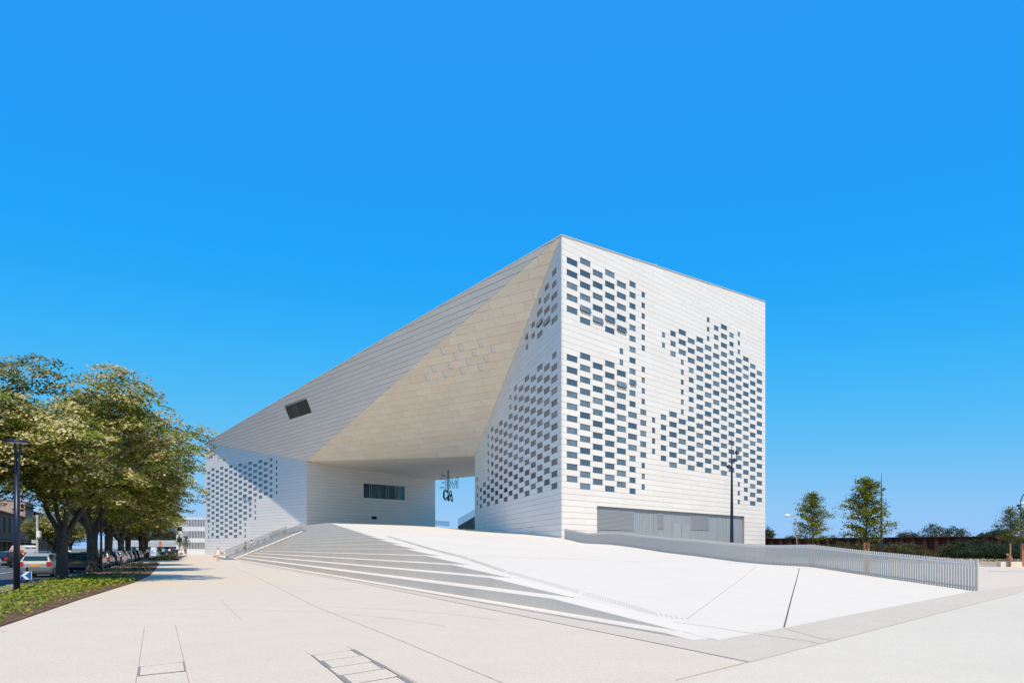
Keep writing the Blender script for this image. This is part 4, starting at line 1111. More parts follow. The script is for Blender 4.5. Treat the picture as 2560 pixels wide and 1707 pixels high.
# thin dark lamp post between the trees, white traffic light and sign across the street
p = gpt(253, 1430); t = thing('street_lamp', 'thin black lamp post right of the thickest trunk', 'street lamp', (p.x, p.y, 0))
m_ = MB(); m_.tube([(0, 0, 0), (0, 0, 5.6)], [0.08, 0.06]); child('pole', m_.build('pole', M['black']), t)
m_ = MB(); m_.lathe([(0, 0.05), (0.3, 0.06), (0.36, 0), (0, -0.03)], (0, 0, 5.6)); child('disc_head', m_.build('disc_head', M['black']), t)
p = at(93, 1380, 62); t = thing('traffic_light_post', 'pale grey traffic light post with a white box left of the forked trunk', 'post', (p.x, p.y, -0.12))
m_ = MB(); m_.tube([(0, 0, 0), (0, 0, 4.6)], [0.10, 0.08]); child('pole', m_.build('pole', M['steel']), t)
m_ = MB(); m_.box((0.2, -0.1, 2.95), (0.28, 0.25, 0.55)); child('signal_box', m_.build('signal_box', M['whitepaint']), t)
m_ = MB(); m_.box((-0.3, 0, 2.3), (0.35, 0.04, 0.28)); child('sign_plate', m_.build('sign_plate', M['steel']), t)
# pale slab and kerb in the plaza near the far bed
t = thing('paving_hatch', 'flat pale rectangular patch of new paving near the far bed', 'paving patch', gpt(450, 1400))
m_ = MB(); m_.prism([gpt(432, 1396)-t.location, gpt(450, 1396)-t.location, gpt(457, 1400)-t.location, gpt(430, 1401)-t.location], (0, 0, 1), 0.02)
for i in range(len(m_.v)): m_.v[i].z += 0.03
child('slab', m_.build('slab', M['steel']), t)

# manhole covers in the foreground
def manhole(label, pts, rows, lighter):
    q = [gpt(*a) for a in pts]; c = sum(q, Vector())/4
    t = thing('access_cover', label, 'access cover', (c.x, c.y, 0.005), 0, 'access covers in the paving')
    q = [v-c for v in q]
    def ip(u, v): return q[0].lerp(q[1], u).lerp(q[3].lerp(q[2], u), v)
    for k in range(rows):
        a, b_ = (k+0.015)/rows, (k+0.985)/rows
        m_ = MB(); m_.prism([ip(0.02, a), ip(0.98, a), ip(0.98, b_), ip(0.02, b_)], (0, 0, 1), 0.006); child('infill_slab', m_.build('infill_slab', M['plaza']), t)
    m_ = MB()
    lift = [0.0]
    def seg(u0, v0, u1, v1, w):
        a, b_ = ip(u0, v0), ip(u1, v1); d = (b_-a).normalized(); n = Vector((-d.y, d.x, 0))*w/2
        lift[0] += 0.0004; z_ = Z3*lift[0]
        m_.prism([a-n+z_, b_-n+z_, b_+n+z_, a+n+z_], (0, 0, 1), 0.012)
    for k in range(rows+1): seg(0, k/rows, 1, k/rows, 0.009); seg(0, k/rows, 0.12, k/rows, 0.035); seg(0.88, k/rows, 1, k/rows, 0.035)
    seg(0, 0, 0, 1, 0.02); seg(1, 0, 1, 1, 0.02)
    if rows > 1:
        for k in range(rows):
            if k % 2 == 0: seg(0.975, k/rows, 0.975, (k+0.9)/rows, 0.07)
            else: seg(0.025, k/rows, 0.025, (k+0.9)/rows, 0.07)
    else: seg(0, 1, 1, 1, 0.035); seg(0, 0, 0, 1, 0.03)
    child('iron_frame', m_.build('iron_frame', M['cast_iron']), t)
manhole('single rectangular access cover with thin iron frame in the foreground', [(349, 1667), (459, 1654), (463, 1677), (346, 1689)], 1, 0)
manhole('long ladder-like access cover of four slabs with iron edge strips', [(780, 1638), (884, 1624), (1040, 1713), (905, 1737)], 5, 0)

# ------------------------------------------------------------------ cars
def loft_body(sections, hw):
    """sections: [(y, z_bottom, z_belt, z_top, top_half_width)] from rear to front"""
    v, f = [], []
    for y, zb, zm, zt, tw in sections:
        v += [(-hw*0.93, y, zb), (-hw, y, (zb+zm)/2), (-hw*0.965, y, zm), (-tw, y, zt), (tw, y, zt), (hw*0.965, y, zm), (hw, y, (zb+zm)/2), (hw*0.93, y, zb)]
    n = 8
    for k in range(len(sections)-1):
        for j in range(n):
            a = k*n+j; b_ = k*n+(j+1) % n; f.append((a, b_, b_+n, a+n))
    f.append(tuple(range(n))[::-1]); f.append(tuple((len(sections)-1)*n+j for j in range(n))); return v, f
def make_car(label, kind, paint, loc, rz, group):
    t = thing('parked_car', label, 'car', loc, rz, group)
    if kind == 'hatch': L, hw, H = 3.9, 0.83, 1.42; sec = [(-1.95, 0.38, 0.78, 0.82, 0.70), (-1.90, 0.28, 0.92, 0.98, 0.70), (-1.72, 0.22, 0.95, 1.22, 0.62), (-1.50, 0.20, 0.93, 1.38, 0.58), (-0.7, 0.18, 0.92, 1.43, 0.60), (0.1, 0.18, 0.90, 1.41, 0.60), (0.75, 0.18, 0.90, 1.05, 0.66), (1.0, 0.18, 0.88, 0.95, 0.68), (1.7, 0.22, 0.78, 0.80, 0.62), (1.92, 0.35, 0.6, 0.62, 0.55)]
    elif kind == 'estate': L, hw, H = 4.5, 0.87, 1.46; sec = [(-2.22, 0.36, 0.80, 0.85, 0.72), (-2.16, 0.26, 0.95, 1.02, 0.72), (-2.0, 0.22, 0.96, 1.30, 0.64), (-1.75, 0.20, 0.95, 1.43, 0.60), (-0.8, 0.18, 0.93, 1.47, 0.62), (0.3, 0.18, 0.92, 1.43, 0.62), (1.0, 0.18, 0.92, 1.05, 0.70), (1.2, 0.18, 0.90, 0.96, 0.70), (2.0, 0.22, 0.80, 0.82, 0.64), (2.25, 0.35, 0.62, 0.64, 0.56)]
    else: L, hw, H = 5.2, 0.95, 2.05; sec = [(-2.6, 0.40, 1.05, 1.25, 0.88), (-2.55, 0.30, 1.10, 1.85, 0.82), (-2.3, 0.25, 1.15, 2.02, 0.78), (0.6, 0.25, 1.15, 2.05, 0.78), (1.1, 0.25, 1.15, 1.95, 0.76), (1.8, 0.25, 1.1, 1.22, 0.80), (2.4, 0.30, 0.95, 1.0, 0.76), (2.6, 0.40, 0.7, 0.75, 0.7)]
    v, f = loft_body(sec, hw); me = mesh('body', v, f, paint, smooth=True)
    bm = bmesh.new(); bm.from_mesh(me); bmesh.ops.recalc_face_normals(bm, faces=bm.faces); bm.to_mesh(me); bm.free()
    for p_ in me.polygons: p_.use_smooth = False
    body = child('body', me, t)
    # glass laid just proud of the cabin faces
    def gl(name, pts, n, mat=M['carglass']):
        m_ = MB(); m_.prism([Vector(q) for q in pts], Vector(n).normalized(), 0.02); return child(name, m_.build(name, mat), t)
    i0 = 1
    a, b_, c_ = sec[1], sec[2], sec[3]
    e = 0.012
    if kind != 'van':
        gl('rear_window', [(-a[4]*0.92, a[0]-e, a[3]+0.02), (a[4]*0.92, a[0]-e, a[3]+0.02), (b_[4]*0.93, b_[0]-e, b_[3]), (-b_[4]*0.93, b_[0]-e, b_[3])], (0, -1, 0.5))
        gl('rear_window', [(-b_[4]*0.93, b_[0]-e, b_[3]), (b_[4]*0.93, b_[0]-e, b_[3]), (c_[4]*0.9, c_[0]-e, c_[3]-0.03), (-c_[4]*0.9, c_[0]-e, c_[3]-0.03)], (0, -1, 0.8))
    else:
        for sx in (-1, 1): gl('rear_window', [(sx*0.08, a[0]-0.02, 1.2), (sx*0.78, a[0]-0.02, 1.2), (sx*0.76, a[0]-0.02, 1.75), (sx*0.08, a[0]-0.02, 1.75)], (0, -1, 0.1))
    for sx in (-1, 1):
        k0, k1 = (3, 5) if kind != 'van' else (4, 4)
        if kind != 'van':
            for k in range(2, 5):
                s0, s1 = sec[k], sec[k+1]
                z0 = lambda s: s[2]+0.04; z1 = lambda s: s[3]-0.06
                def xx(s, z): u = (z-s[2])/max(0.05, s[3]-s[2]); return sx*(hw*0.965*(1-u)+s[4]*u+0.012)
                gl('side_window', [(xx(s0, z0(s0)), s0[0]+0.06, z0(s0)), (xx(s1, z0(s1)), s1[0]-0.04, z0(s1)), (xx(s1, z1(s1)), s1[0]-0.04, z1(s1)), (xx(s0, z1(s0)), s0[0]+0.06, max(z0(s0)+0.05, z1(s0)))], (sx, 0, 0.4))
        m_ = MB(); zl = 0.86 if kind != 'van' else 1.0
        m_.box((sx*(hw-0.13), sec[0][0]+0.0, zl-0.05), (0.24, 0.10, 0.24 if kind != 'van' else 0.4)); child('tail_light', m_.build('tail_light', M['redlight']), t)
        m_ = MB(); m_.box((sx*(hw-0.20), sec[-1][0]-0.08, 0.66), (0.30, 0.14, 0.14)); child('headlight', m_.build('headlight', M['clearlight']), t)
        for yy in (sec[0][0]+0.75, sec[-1][0]-0.80):
            r_ = 0.30; m_ = MB(); m_.tube([(sx*(hw-0.17), yy, r_), (sx*(hw+0.005), yy, r_)], [r_, r_], 14); wh = child('wheel', m_.build('wheel', M['rubber']), t)
            m_ = MB(); m_.tube([(sx*(hw-0.02), yy, r_), (sx*(hw+0.012), yy, r_)], [0.19, 0.19], 12); child('rim', m_.build('rim', M['hub']), wh)
    m_ = MB(); m_.box((0, sec[0][0]-0.03, 0.50), (hw*1.9, 0.16, 0.20)); child('bumper', m_.build('bumper', M['plastic'] if kind != 'van' else M['greycar']), t)
    m_ = MB(); m_.box((0, sec[0][0]-0.015, 0.72), (0.52, 0.03, 0.12)); child('number_plate', m_.build('number_plate', M['plate']), t)
    if kind != 'van':
        s5, s6 = sec[5], sec[6]
        gl('windscreen', [(-s6[4]*0.94, s6[0]+e, s6[3]+0.01), (s6[4]*0.94, s6[0]+e, s6[3]+0.01), (s5[4]*0.92, s5[0]+e+0.02, s5[3]-0.02), (-s5[4]*0.92, s5[0]+e+0.02, s5[3]-0.02)], (0, 1, 0.8))
    else:
        for sx in (-1, 1):
            m_ = MB(); m_.box((sx*(hw+0.002), -0.6, 1.28), (0.03, 3.6, 0.30)); child('orange_stripe', m_.build('orange_stripe', M['orange']), t)
    return t
ang = math.atan2(ROADDIR.y, ROADDIR.x)-math.pi/2
CG = 'cars parked along the street'
make_car('silver hatchback with a yellow rear plate parked left of the forked trunk', 'hatch', M['silver'], (-28.55, 43.9, -0.12), ang-0.06, CG)
make_car('dark maroon hatchback parked right behind the forked trunk', 'hatch', M['maroon'], (-31.0, 51.8, -0.12), ang, CG)
make_car('black estate car with a pale roof line between the first two trunks', 'estate', M['blackcar'], (-33.6, 57.6, -0.12), ang, CG)
cl = ['grey estate car parked just past the thickest trunk', 'blue hatchback parked beyond the thickest trunk', 'silver estate parked before the striped bollard', 'black hatchback beside the striped bollard', 'white hatchback parked behind the pale slender trunk', 'grey hatchback parked beyond the pale slender trunk', 'dark estate parked left of the litter bin', 'silver hatchback farthest along the tree row']
kinds = ['estate', 'hatch', 'estate', 'hatch', 'hatch', 'hatch', 'estate', 'hatch']; paints = ['greycar', 'bluecar', 'silver', 'blackcar', 'whitecar', 'greycar', 'blackcar', 'silver']
for k in range(8): make_car(cl[k], kinds[k], M[paints[k]], street(42.5+6.0*k, -1.35)+Vector((0, 0, -0.12)), ang+random.uniform(-0.03, 0.03), CG)
make_car('white car cut by the left edge of the street', 'hatch', M['whitecar'], (-44.4, 60.0, -0.12), ang-0.25, CG)
make_car('black hatchback with a red tail light ahead of the white car at left', 'hatch', M['blackcar'], (-45.7, 65.8, -0.12), ang-0.35, CG)
vn = make_car('white van with an orange side stripe on the street at left', 'van', M['whitecar'], (-67.5, 99, -0.12), math.radians(66), CG); vn.scale = (0.95, 0.82, 1.05)
cl = ['dark blue car parked across the street behind the forked trunk', 'silver car parked across the street behind the second trunk', 'grey car parked across the street, middle of its row', 'white car parked across the street, last of its row']
for k, (s, pt) in enumerate(((42, 'bluecar'), (56, 'silver'), (72, 'greycar'), (90, 'whitecar'))): make_car(cl[k], 'hatch', M[pt], street(s, -10.5)+Vector((0, 0, -0.12)), ang, CG)
cl = ['blue car in the far lot left of the orange sign post', 'white car in the far lot right of the orange sign', 'red car in the far lot beyond the walkers', 'white estate in the far lot next to the car park wall', 'dark car in the far lot behind the walkers']
for k, (x, y, pt) in enumerate(((417, 190, 'bluecar'), (428, 185, 'whitecar'), (432, 205, 'redpaint'), (438, 178, 'whitecar'), (422, 176, 'blackcar'))):
    make_car(cl[k], 'hatch', M[pt], ((x-CX)/FPX*y, y, 0), math.radians(70+20*k), 'cars in the far lot')

# ------------------------------------------------------------------ old houses across the street
def house(label, p0, p1, depth, h, wall, side, floors, nw, roof_h=1.2, shop=True):
    p0 = Vector(p0); p1 = Vector(p1); U = (p1-p0).normalized(); L = (p1-p0).length; N = Vector((U.y, -U.x, 0))
    if N.x < 0: N = -N
    t = thing('old_house', label, 'house', p0, 0, 'old houses across the street')
    g = lambda u, z, n=0.0: p0+U*u+Z3*z+N*n
    m_ = MB(); m_.poly([g(0, -0.2), g(L, -0.2), g(L, h), g(0, h)]); world_child('wall', m_.build('wall', wall), t)
    m_ = MB(); m_.poly([g(0, -0.2), g(0, h), g(0, h+roof_h, -depth/2), g(0, h, -depth), g(0, -0.2, -depth)]); m_.poly([g(L, -0.2), g(L, h), g(L, h+roof_h, -depth/2), g(L, h, -depth), g(L, -0.2, -depth)]); m_.poly([g(0, -0.2, -depth), g(L, -0.2, -depth), g(L, h, -depth), g(0, h, -depth)])
    world_child('gable_wall', m_.build('gable_wall', side), t)
    m_ = MB(); m_.prism([g(-0.1, h-0.02, 0.35), g(L+0.1, h-0.02, 0.35), g(L+0.1, h+roof_h+0.1, -depth/2), g(-0.1, h+roof_h+0.1, -depth/2)], (N*0.4+Z3), 0.12); m_.prism([g(-0.1, h, -depth-0.2), g(L+0.1, h, -depth-0.2), g(L+0.1, h+roof_h+0.1, -depth/2), g(-0.1, h+roof_h+0.1, -depth/2)], (Z3-N*0.4), 0.12)
    world_child('roof', m_.build('roof', M['tiles']), t)
    m_ = MB(); m_.bar(g(0, h-0.15, 0.12), g(L, h-0.15, 0.12), 0.25, 0.22); world_child('cornice', m_.build('cornice', wall), t)
    fh = h/floors
    for fl in range(floors):
        for i in range(nw):
            u = L*(i+0.5)/nw; z0 = fl*fh+(0.15 if fl == 0 else 0.55); hh = (fh*0.78 if fl == 0 else fh*0.62); ww = 1.0 if fl else 1.5
            m_ = MB(); rz = math.atan2(U.y, U.x)
            for du in (-1, 1): m_.box(g(u+du*(ww/2+0.06), z0+hh/2, 0.03), (0.12, 0.1, hh+0.2), rz)
            m_.box(g(u, z0+hh+0.06, 0.03), (ww+0.24, 0.1, 0.12), rz); m_.box(g(u, z0-0.06, 0.05), (ww+0.3, 0.16, 0.1), rz)
            w_ = world_child('window', m_.build('window', wall), t)
            m_ = MB(); m_.box(g(u, z0+hh/2, -0.0), (ww, 0.04, hh), rz); world_child('pane', m_.build('pane', M['dark_inside']), w_)
    if shop:
        m_ = MB(); m_.prism([g(0.5, 3.0, 0.05), g(L-0.5, 3.0, 0.05), g(L-0.5, 2.6, 1.2), g(0.5, 2.6, 1.2)], (N*0.3+Z3), 0.05); world_child('awning', m_.build('awning', M['house_dark']), t)
hd = Vector((-7.7, 15, 0)).normalized()
def hp(s): return Vector((-57.0, 70.5, 0))+hd*s
house('low brown stone house with dark eaves nearest the left edge', hp(2), hp(64), 10, 7.1, M['house_brown'], M['house_brown'], 2, 13, 0.7)
house('taller grey rendered house with a rubble stone gable behind the low brown house', hp(64.3), hp(75), 22, 9.9, M['house_grey'], M['house_stone'], 3, 5, 0.9)
house('narrow dark rendered house right of the grey one', hp(75.3), hp(82), 10, 8.6, M['house_dark'], M['house_dark'], 3, 2, 0.8)
house('grey stone house half hidden behind the forked tree', hp(82.3), hp(97), 10, 8.8, M['house_grey'], M['house_grey'], 3, 4, 1.2)
house('brown house farther along the street behind the trees', hp(97.3), hp(120), 10, 7.6, M['house_brown'], M['house_stone'], 2, 5, 1.2)

# ------------------------------------------------------------------ multi-storey car park and the long pale walkway
gz = 215.0; gx0 = (443-CX)/FPX*gz; gx1 = gx0+34; gh = EYE+(HY-1293)/FPX*gz
cp_ = thing('car_park', 'white three-storey car park with dark slatted openings behind the arts building', 'building', (gx0, gz, 0))
def zp(y): return EYE+(HY-y)/FPX*gz
lev = [(1298, 1316), (1327, 1344.5), (1355, 1371.5)]
m_ = MB(); edges = [gh]+[zp(y) for l in lev for y in l]+[-0.1]
for i in range(0, len(edges), 2): m_.box(((gx0+gx1)/2, gz, (edges[i]+edges[i+1])/2), (gx1-gx0, 0.3, edges[i]-edges[i+1]))
m_.box((gx0+0.75, gz+0.02, gh/2), (1.5, 0.34, gh)); m_.box((gx0-0.15, gz+15, gh/2), (0.3, 30, gh)); m_.box(((gx0+gx1)/2, gz+30, gh/2), (gx1-gx0, 0.3, gh)); m_.box((gx1, gz+15, gh/2), (0.3, 30, gh))
world_child('wall', m_.build('wall', M['carpark']), cp_)
m_ = MB()
for i in range(0, 9): m_.box(((gx0+gx1)/2, gz+15, gh*i/9.0+0.1), (gx1-gx0-1, 28, 0.05)) if i in (0, 3, 6) else None
m_.box(((gx0+gx1)/2, gz+6, gh/2), (gx1-gx0-1, 0.2, gh-0.5)); world_child('interior', m_.build('interior', M['dark_inside']), cp_)
for a, b_ in lev:
    m_ = MB(); n = 70
    for i in range(n): m_.box((gx0+1.6+(gx1-gx0-1.8)*i/n, gz-0.1, (zp(a)+zp(b_))/2), (0.16, 0.2, zp(a)-zp(b_)))
    o = world_child('fin', m_.build('fin', M['carpark']), cp_); tag(o, kind='stuff')
for a, b_ in ((gh, zp(1298)), (zp(1316), zp(1327)), (zp(1344.5), zp(1355))):
    m_ = MB()
    for i in range(80): m_.box((gx0+1.6+(gx1-gx0-1.8)*i/80, gz-0.17, (a+b_)/2), (0.12, 0.05, a-b_))
    o = world_child('rib', m_.build('rib', M['carpark']), cp_); tag(o, kind='stuff')
m_ = MB()
for i in range(14): m_.tube([(gx0+2.4*i, gz, gh), (gx0+2.4*i, gz, gh+1.1)], [0.03, 0.03], 4)
m_.bar((gx0, gz, gh+1.1), (gx1, gz, gh+1.1), 0.05, 0.05); world_child('roof_rail', m_.build('roof_rail', M['steel']), cp_)
vz = 285.0; vx0, vx1 = (255-CX)/FPX*vz, (447-CX)/FPX*vz
vi = thing('covered_footbridge', 'long pale horizontal footbridge far behind the tree row', 'bridge', ((vx0+vx1)/2, vz, 0))
z0, z1 = EYE+(HY-1366)/FPX*vz, EYE+(HY-1352)/FPX*vz
m_ = MB(); m_.box(((vx0+vx1)/2, vz, (z0+z1)/2), (vx1-vx0, 4, z1-z0)); world_child('deck', m_.build('deck', M['viaduct']), vi)
m_ = MB(); m_.box(((vx0+vx1)/2, vz-2.05, (z0+z1)/2+0.3), (vx1-vx0, 0.1, 0.12)); m_.box(((vx0+vx1)/2, vz-0.5, z1+0.12), (vx1-vx0, 3, 0.25)); world_child('roof_edge', m_.build('roof_edge', M['carpark']), vi)
for i in range(6):
    m_ = MB(); m_.box((vx0+(vx1-vx0)*(i+0.5)/6, vz, z0/2-0.1), (0.8, 1.2, z0+0.2)); world_child('pier', m_.build('pier', M['dark_stone']), vi)
# hillside houses far away in the gap
for k, (px, py, Z, w, h, lab) in enumerate(((409, 1352, 420, 9, 6, 'small pale house far off right of the tree crowns'), (418, 1351, 430, 8, 5, 'small reddish house far off beside the car park'))):
    p = at(px, py, Z); t = thing('distant_house', lab, 'house', (p.x, Z, 0))
    z0 = 4.0; m_ = MB(); m_.box((0, 0, (p.z+3)/2), (w, 8, p.z+3)); child('wall', m_.build('wall', M['house_stone']), t)
    m_ = MB(); zt = p.z+3; m_.prism([(-w/2-0.4, -4.4, zt), (w/2+0.4, -4.4, zt), (w/2+0.4, 0, zt+2.4), (-w/2-0.4, 0, zt+2.4)], (0, -0.5, 1), 0.2); m_.prism([(-w/2-0.4, 4.4, zt), (w/2+0.4, 4.4, zt), (w/2+0.4, 0, zt+2.4), (-w/2-0.4, 0, zt+2.4)], (0, 0.5, 1), 0.2); child('roof', m_.build('roof', M['tiles']), t)
    for i in range(2):
        m_ = MB(); m_.box((-w/4+w/2*i, -4.02, zt-2), (1.2, 0.08, 1.6)); child('window', m_.build('window', M['dark_inside']), t)

# generic leafy tree / bush
def leafy(seed, c, rx, ry, rup, rdn, nclump, per, lsize, greens, trunk_h=0.0, tr=0.1, flat=0.7, spread=0.4, limbs=4, crown_to=0.8):
    rng = random.Random(seed); mb = MB(); tips = []
    if trunk_h > 0:
        mb.tube([Vector((0, 0, -0.1)), Vector((0, 0, trunk_h*0.5)), Vector((0.0, 0, trunk_h)), Vector((0.02, 0.0, trunk_h+rup*crown_to))], [tr, tr*0.9, tr*0.8, tr*0.25], 8)
        for k in range(limbs):
            a = rng.uniform(0, 6.28); z = trunk_h+rup*rng.uniform(-0.3, 0.9)
            d = Vector((math.cos(a)*0.8, math.sin(a)*0.8, 0.7)).normalized(); limb(mb, rng, Vector((0, 0, trunk_h+rup*rng.uniform(-0.3, 0.3))), d, rx*0.42, tr*0.4, 1, tips, 0, 0.5, 3, 5)
    else:
        for k in range(5):
            a = rng.uniform(0, 6.28); limb(mb, rng, Vector((0, 0, 0)), Vector((math.cos(a)*0.6, math.sin(a)*0.6, 1)).normalized(), (c.z+rup)*0.32, 0.05, 1, tips, 0, 0.5, 3, 5)
    trunk = mb.build('trunk', M['bark'])
    P_, Nn, Rr = crown_points(rng, c, rx, ry, rup, rdn, nclump, per, lumps=0.35, hollow=0.25, seed=seed*1.9, flat=flat, spread=spread)
    cols = []
    for _ in P_:
        b = rng.choice(greens); f = rng.uniform(0.7, 1.25); cols.append((b[0]*f, b[1]*f, b[2]*f))
    return trunk, leaf_mesh('crown', [tuple(p) for p in P_], [tuple(n) for n in Nn], [lsize*rng.uniform(0.6, 1.3) for _ in P_], cols, M['leaf'])

YG = [(0.12, 0.165, 0.014), (0.16, 0.20, 0.018), (0.21, 0.21, 0.02), (0.08, 0.115, 0.012), (0.28, 0.22, 0.022)]
def young_tree(seed, H, th, R, n, greens=YG):
    """narrow nursery tree: central leader, rising side branches, leaves along the branches in tiers"""
    rng = random.Random(seed); mb = MB()
    lead = [Vector((0, 0, -0.1))]; p = Vector((0, 0, 0))
    for i in range(7):
        p = Vector((rng.gauss(0, 0.03)+p.x, rng.gauss(0, 0.03)+p.y, H*0.97*(i+1)/7)); lead.append(p)
    mb.tube(lead, [0.055*(1-0.9*i/7)+0.006 for i in range(8)], 7)
    P_, Nn, cols, sz = [], [], [], []
    nb = 34
    for k in range(nb):
        t = (k+rng.random())/nb; z = th+(H-th)*t*0.96
        prof = (0.55+0.45*math.sin(min(1, t*2.6)*math.pi/2))*(1-t)**0.62
        L = R*prof*rng.uniform(0.7, 1.15)+0.15; a = k*2.4+rng.uniform(-0.4, 0.4)
        d = Vector((math.cos(a), math.sin(a), 0.35+0.7*t)).normalized(); q0 = Vector((0, 0, z)); q1 = q0+d*L*0.6; q2 = q1+Vector((d.x, d.y, d.z*0.3)).normalized()*L*0.5
        mb.tube([q0, q1, q2], [0.018, 0.011, 0.004], 4, cap=False)
        for i in range(int(n/nb*(0.35+prof))):
            u = rng.random()**0.7; b = q0.lerp(q1, u*2) if u < 0.5 else q1.lerp(q2, (u-0.5)*2)
            s = 0.10+0.12*u
            P_.append(tuple(b+Vector((rng.gauss(0, s), rng.gauss(0, s), rng.gauss(0, s*0.6))))); Nn.append((rng.gauss(0, 0.6), rng.gauss(0, 0.6), 0.8)); g = rng.choice(greens); f = rng.uniform(0.7, 1.25); cols.append((g[0]*f, g[1]*f, g[2]*f)); sz.append(0.125*rng.uniform(0.7, 1.3))
    return mb.build('trunk', M['bark']), leaf_mesh('crown', P_, Nn, sz, cols, M['leaf'])
YTG = 'young staked trees on the plaza'
def staked(label, loc, meshes, gh_, rz=0.0):
    t = place_tree('young_tree', label, loc, meshes, rz, YTG)
    for dx in (-0.17, 0.17):
        m_ = MB(); m_.box((dx, 0.0, gh_/2-0.05), (0.13, 0.10, gh_)); child('timber_stake', m_.build('timber_stake', M['stake']), t)
    m_ = MB(); m_.box((0, 0, gh_-0.15), (0.44, 0.16, 0.08)); child('tie', m_.build('tie', M['stake']), t)
    return t
p = at(2031, 1413, 60); staked('young tree beside the pale building corner, smaller of the two behind the railing', (p.x, p.y, 0), young_tree(5, 6.2, 2.2, 1.75, 8200), 2.0)
p = at(2166, 1434, 46); staked('tallest young tree, standing next to the dark floodlight mast', (p.x, p.y, 0), young_tree(9, 6.05, 2.0, 1.72, 9000), 2.05, 0.5)
yb = young_tree(14, 5.1, 2.1, 1.25, 3000, [(0.09, 0.11, 0.02), (0.12, 0.125, 0.025), (0.16, 0.14, 0.03)])
p = gpt(2526, 1416); staked('young staked tree left of the white block bench at the right edge', (p.x, p.y, 0), yb, 2.1, 1.0)
p = gpt(2562, 1415); staked('young staked tree cut by the right edge beside the white block bench', (p.x, p.y, 0), yb, 2.1, 3.0)
# small olive-like trees by the car park
for k, (px, lab) in enumerate(((449, 'small young tree nearest the trunks before the car park'), (465, 'small young tree between orange stakes before the car park'))):
    p = gpt(px, 1384); staked(lab, (p.x, p.y, 0), yb, 2.3, k*1.3)

# ------------------------------------------------------------------ right side: masts, sheet-pile wall, bushes, far trees
def mast(label, px, Z, ztop, heads):
    p = at(px, 0, Z); t = thing('floodlight_mast', label, 'lamp mast', (p.x, p.y, 0), 0, 'floodlight masts on the plaza')
    m_ = MB(); m_.tube([(0, 0, -0.05), (0, 0, 2.4), (0, 0, ztop*0.75), (0, 0, ztop)], [0.17, 0.15, 0.075, 0.012], 10); child('pole', m_.build('pole', M['navy'], True), t)
    for dx, z in heads:
        m_ = MB(); s = 1 if dx > 0 else -1
        m_.tube([(0, 0, z-0.03), (dx*0.7, -0.05, z)], [0.03, 0.03], 6); ar = child('arm', m_.build('arm', M['black']), t)
        m_ = MB(); m_.tube([(dx*0.75, -0.05, z+0.12), (dx, -0.12, z+0.02), (dx*1.12, -0.16, z-0.10)], [0.07, 0.16, 0.17], 12); hd_ = child('floodlight', m_.build('floodlight', M['black']), t)
    return t
mz = lambda y, Z: EYE+(HY-y)/FPX*Z
mast('dark tapering floodlight mast with three heads in front of the sunlit facade', 1829.5, 58, mz(1088, 58), [(0.38, mz(1132, 58)), (0.22, mz(1150, 58)), (-0.28, mz(1166, 58))])
mast('dark tapering floodlight mast with two heads beside the tallest young tree', 2203.5, 85, mz(1180, 85), [(-0.42, mz(1212, 85)), (0.24, mz(1222, 85))])
def hook_lamp(label, px, Z, pytop, reach, white):
    p = at(px, 0, Z); h = mz(pytop, Z); t = thing('curved_lamp', label, 'lamp', (p.x, p.y, 0))
    m_ = MB(); pts = [(0, 0, 0), (0, 0, h-abs(reach)*0.9)]
    for i in range(1, 8):
        a = i/7*math.pi*0.55; pts.append((reach*(1-math.cos(a))*0.95, 0, h-abs(reach)*0.9+abs(reach)*0.9*math.sin(a)))
    m_.tube(pts, [0.08]+[0.065]*(len(pts)-1), 8); child('pole', m_.build('pole', M['steel'] if white else M['greycar'], True), t)
    e = Vector(pts[-1]); m_ = MB(); s = 1 if reach > 0 else -1
    m_.lathe([(0, 0.22), (0.25, 0.16), (0.42, 0.0), (0.40, -0.16), (0, -0.22)], e+Vector((s*0.25, 0, -0.1)), 12); child('lamp_head', m_.build('lamp_head', M['whitepaint'], True), t)
    return t, h
hook_lamp('slender hooked street lamp with a white head near the building corner', 1992, 112, 1286, -1.15, True)
t, h = hook_lamp('tall hooked lamp post with small floodlights cut by the right edge', 2552, 80, 1226, 1.4, False)
for dx, y in ((-0.4, 1263), (-0.25, 1270), (0.3, 1257)):
    m_ = MB(); z = mz(y, 80); m_.tube([(0, 0, z), (dx, -0.1, z-0.02)], [0.08, 0.15], 8); child('floodlight', m_.build('floodlight', M['black'] if dx < 0 else M['whitepaint']), t)

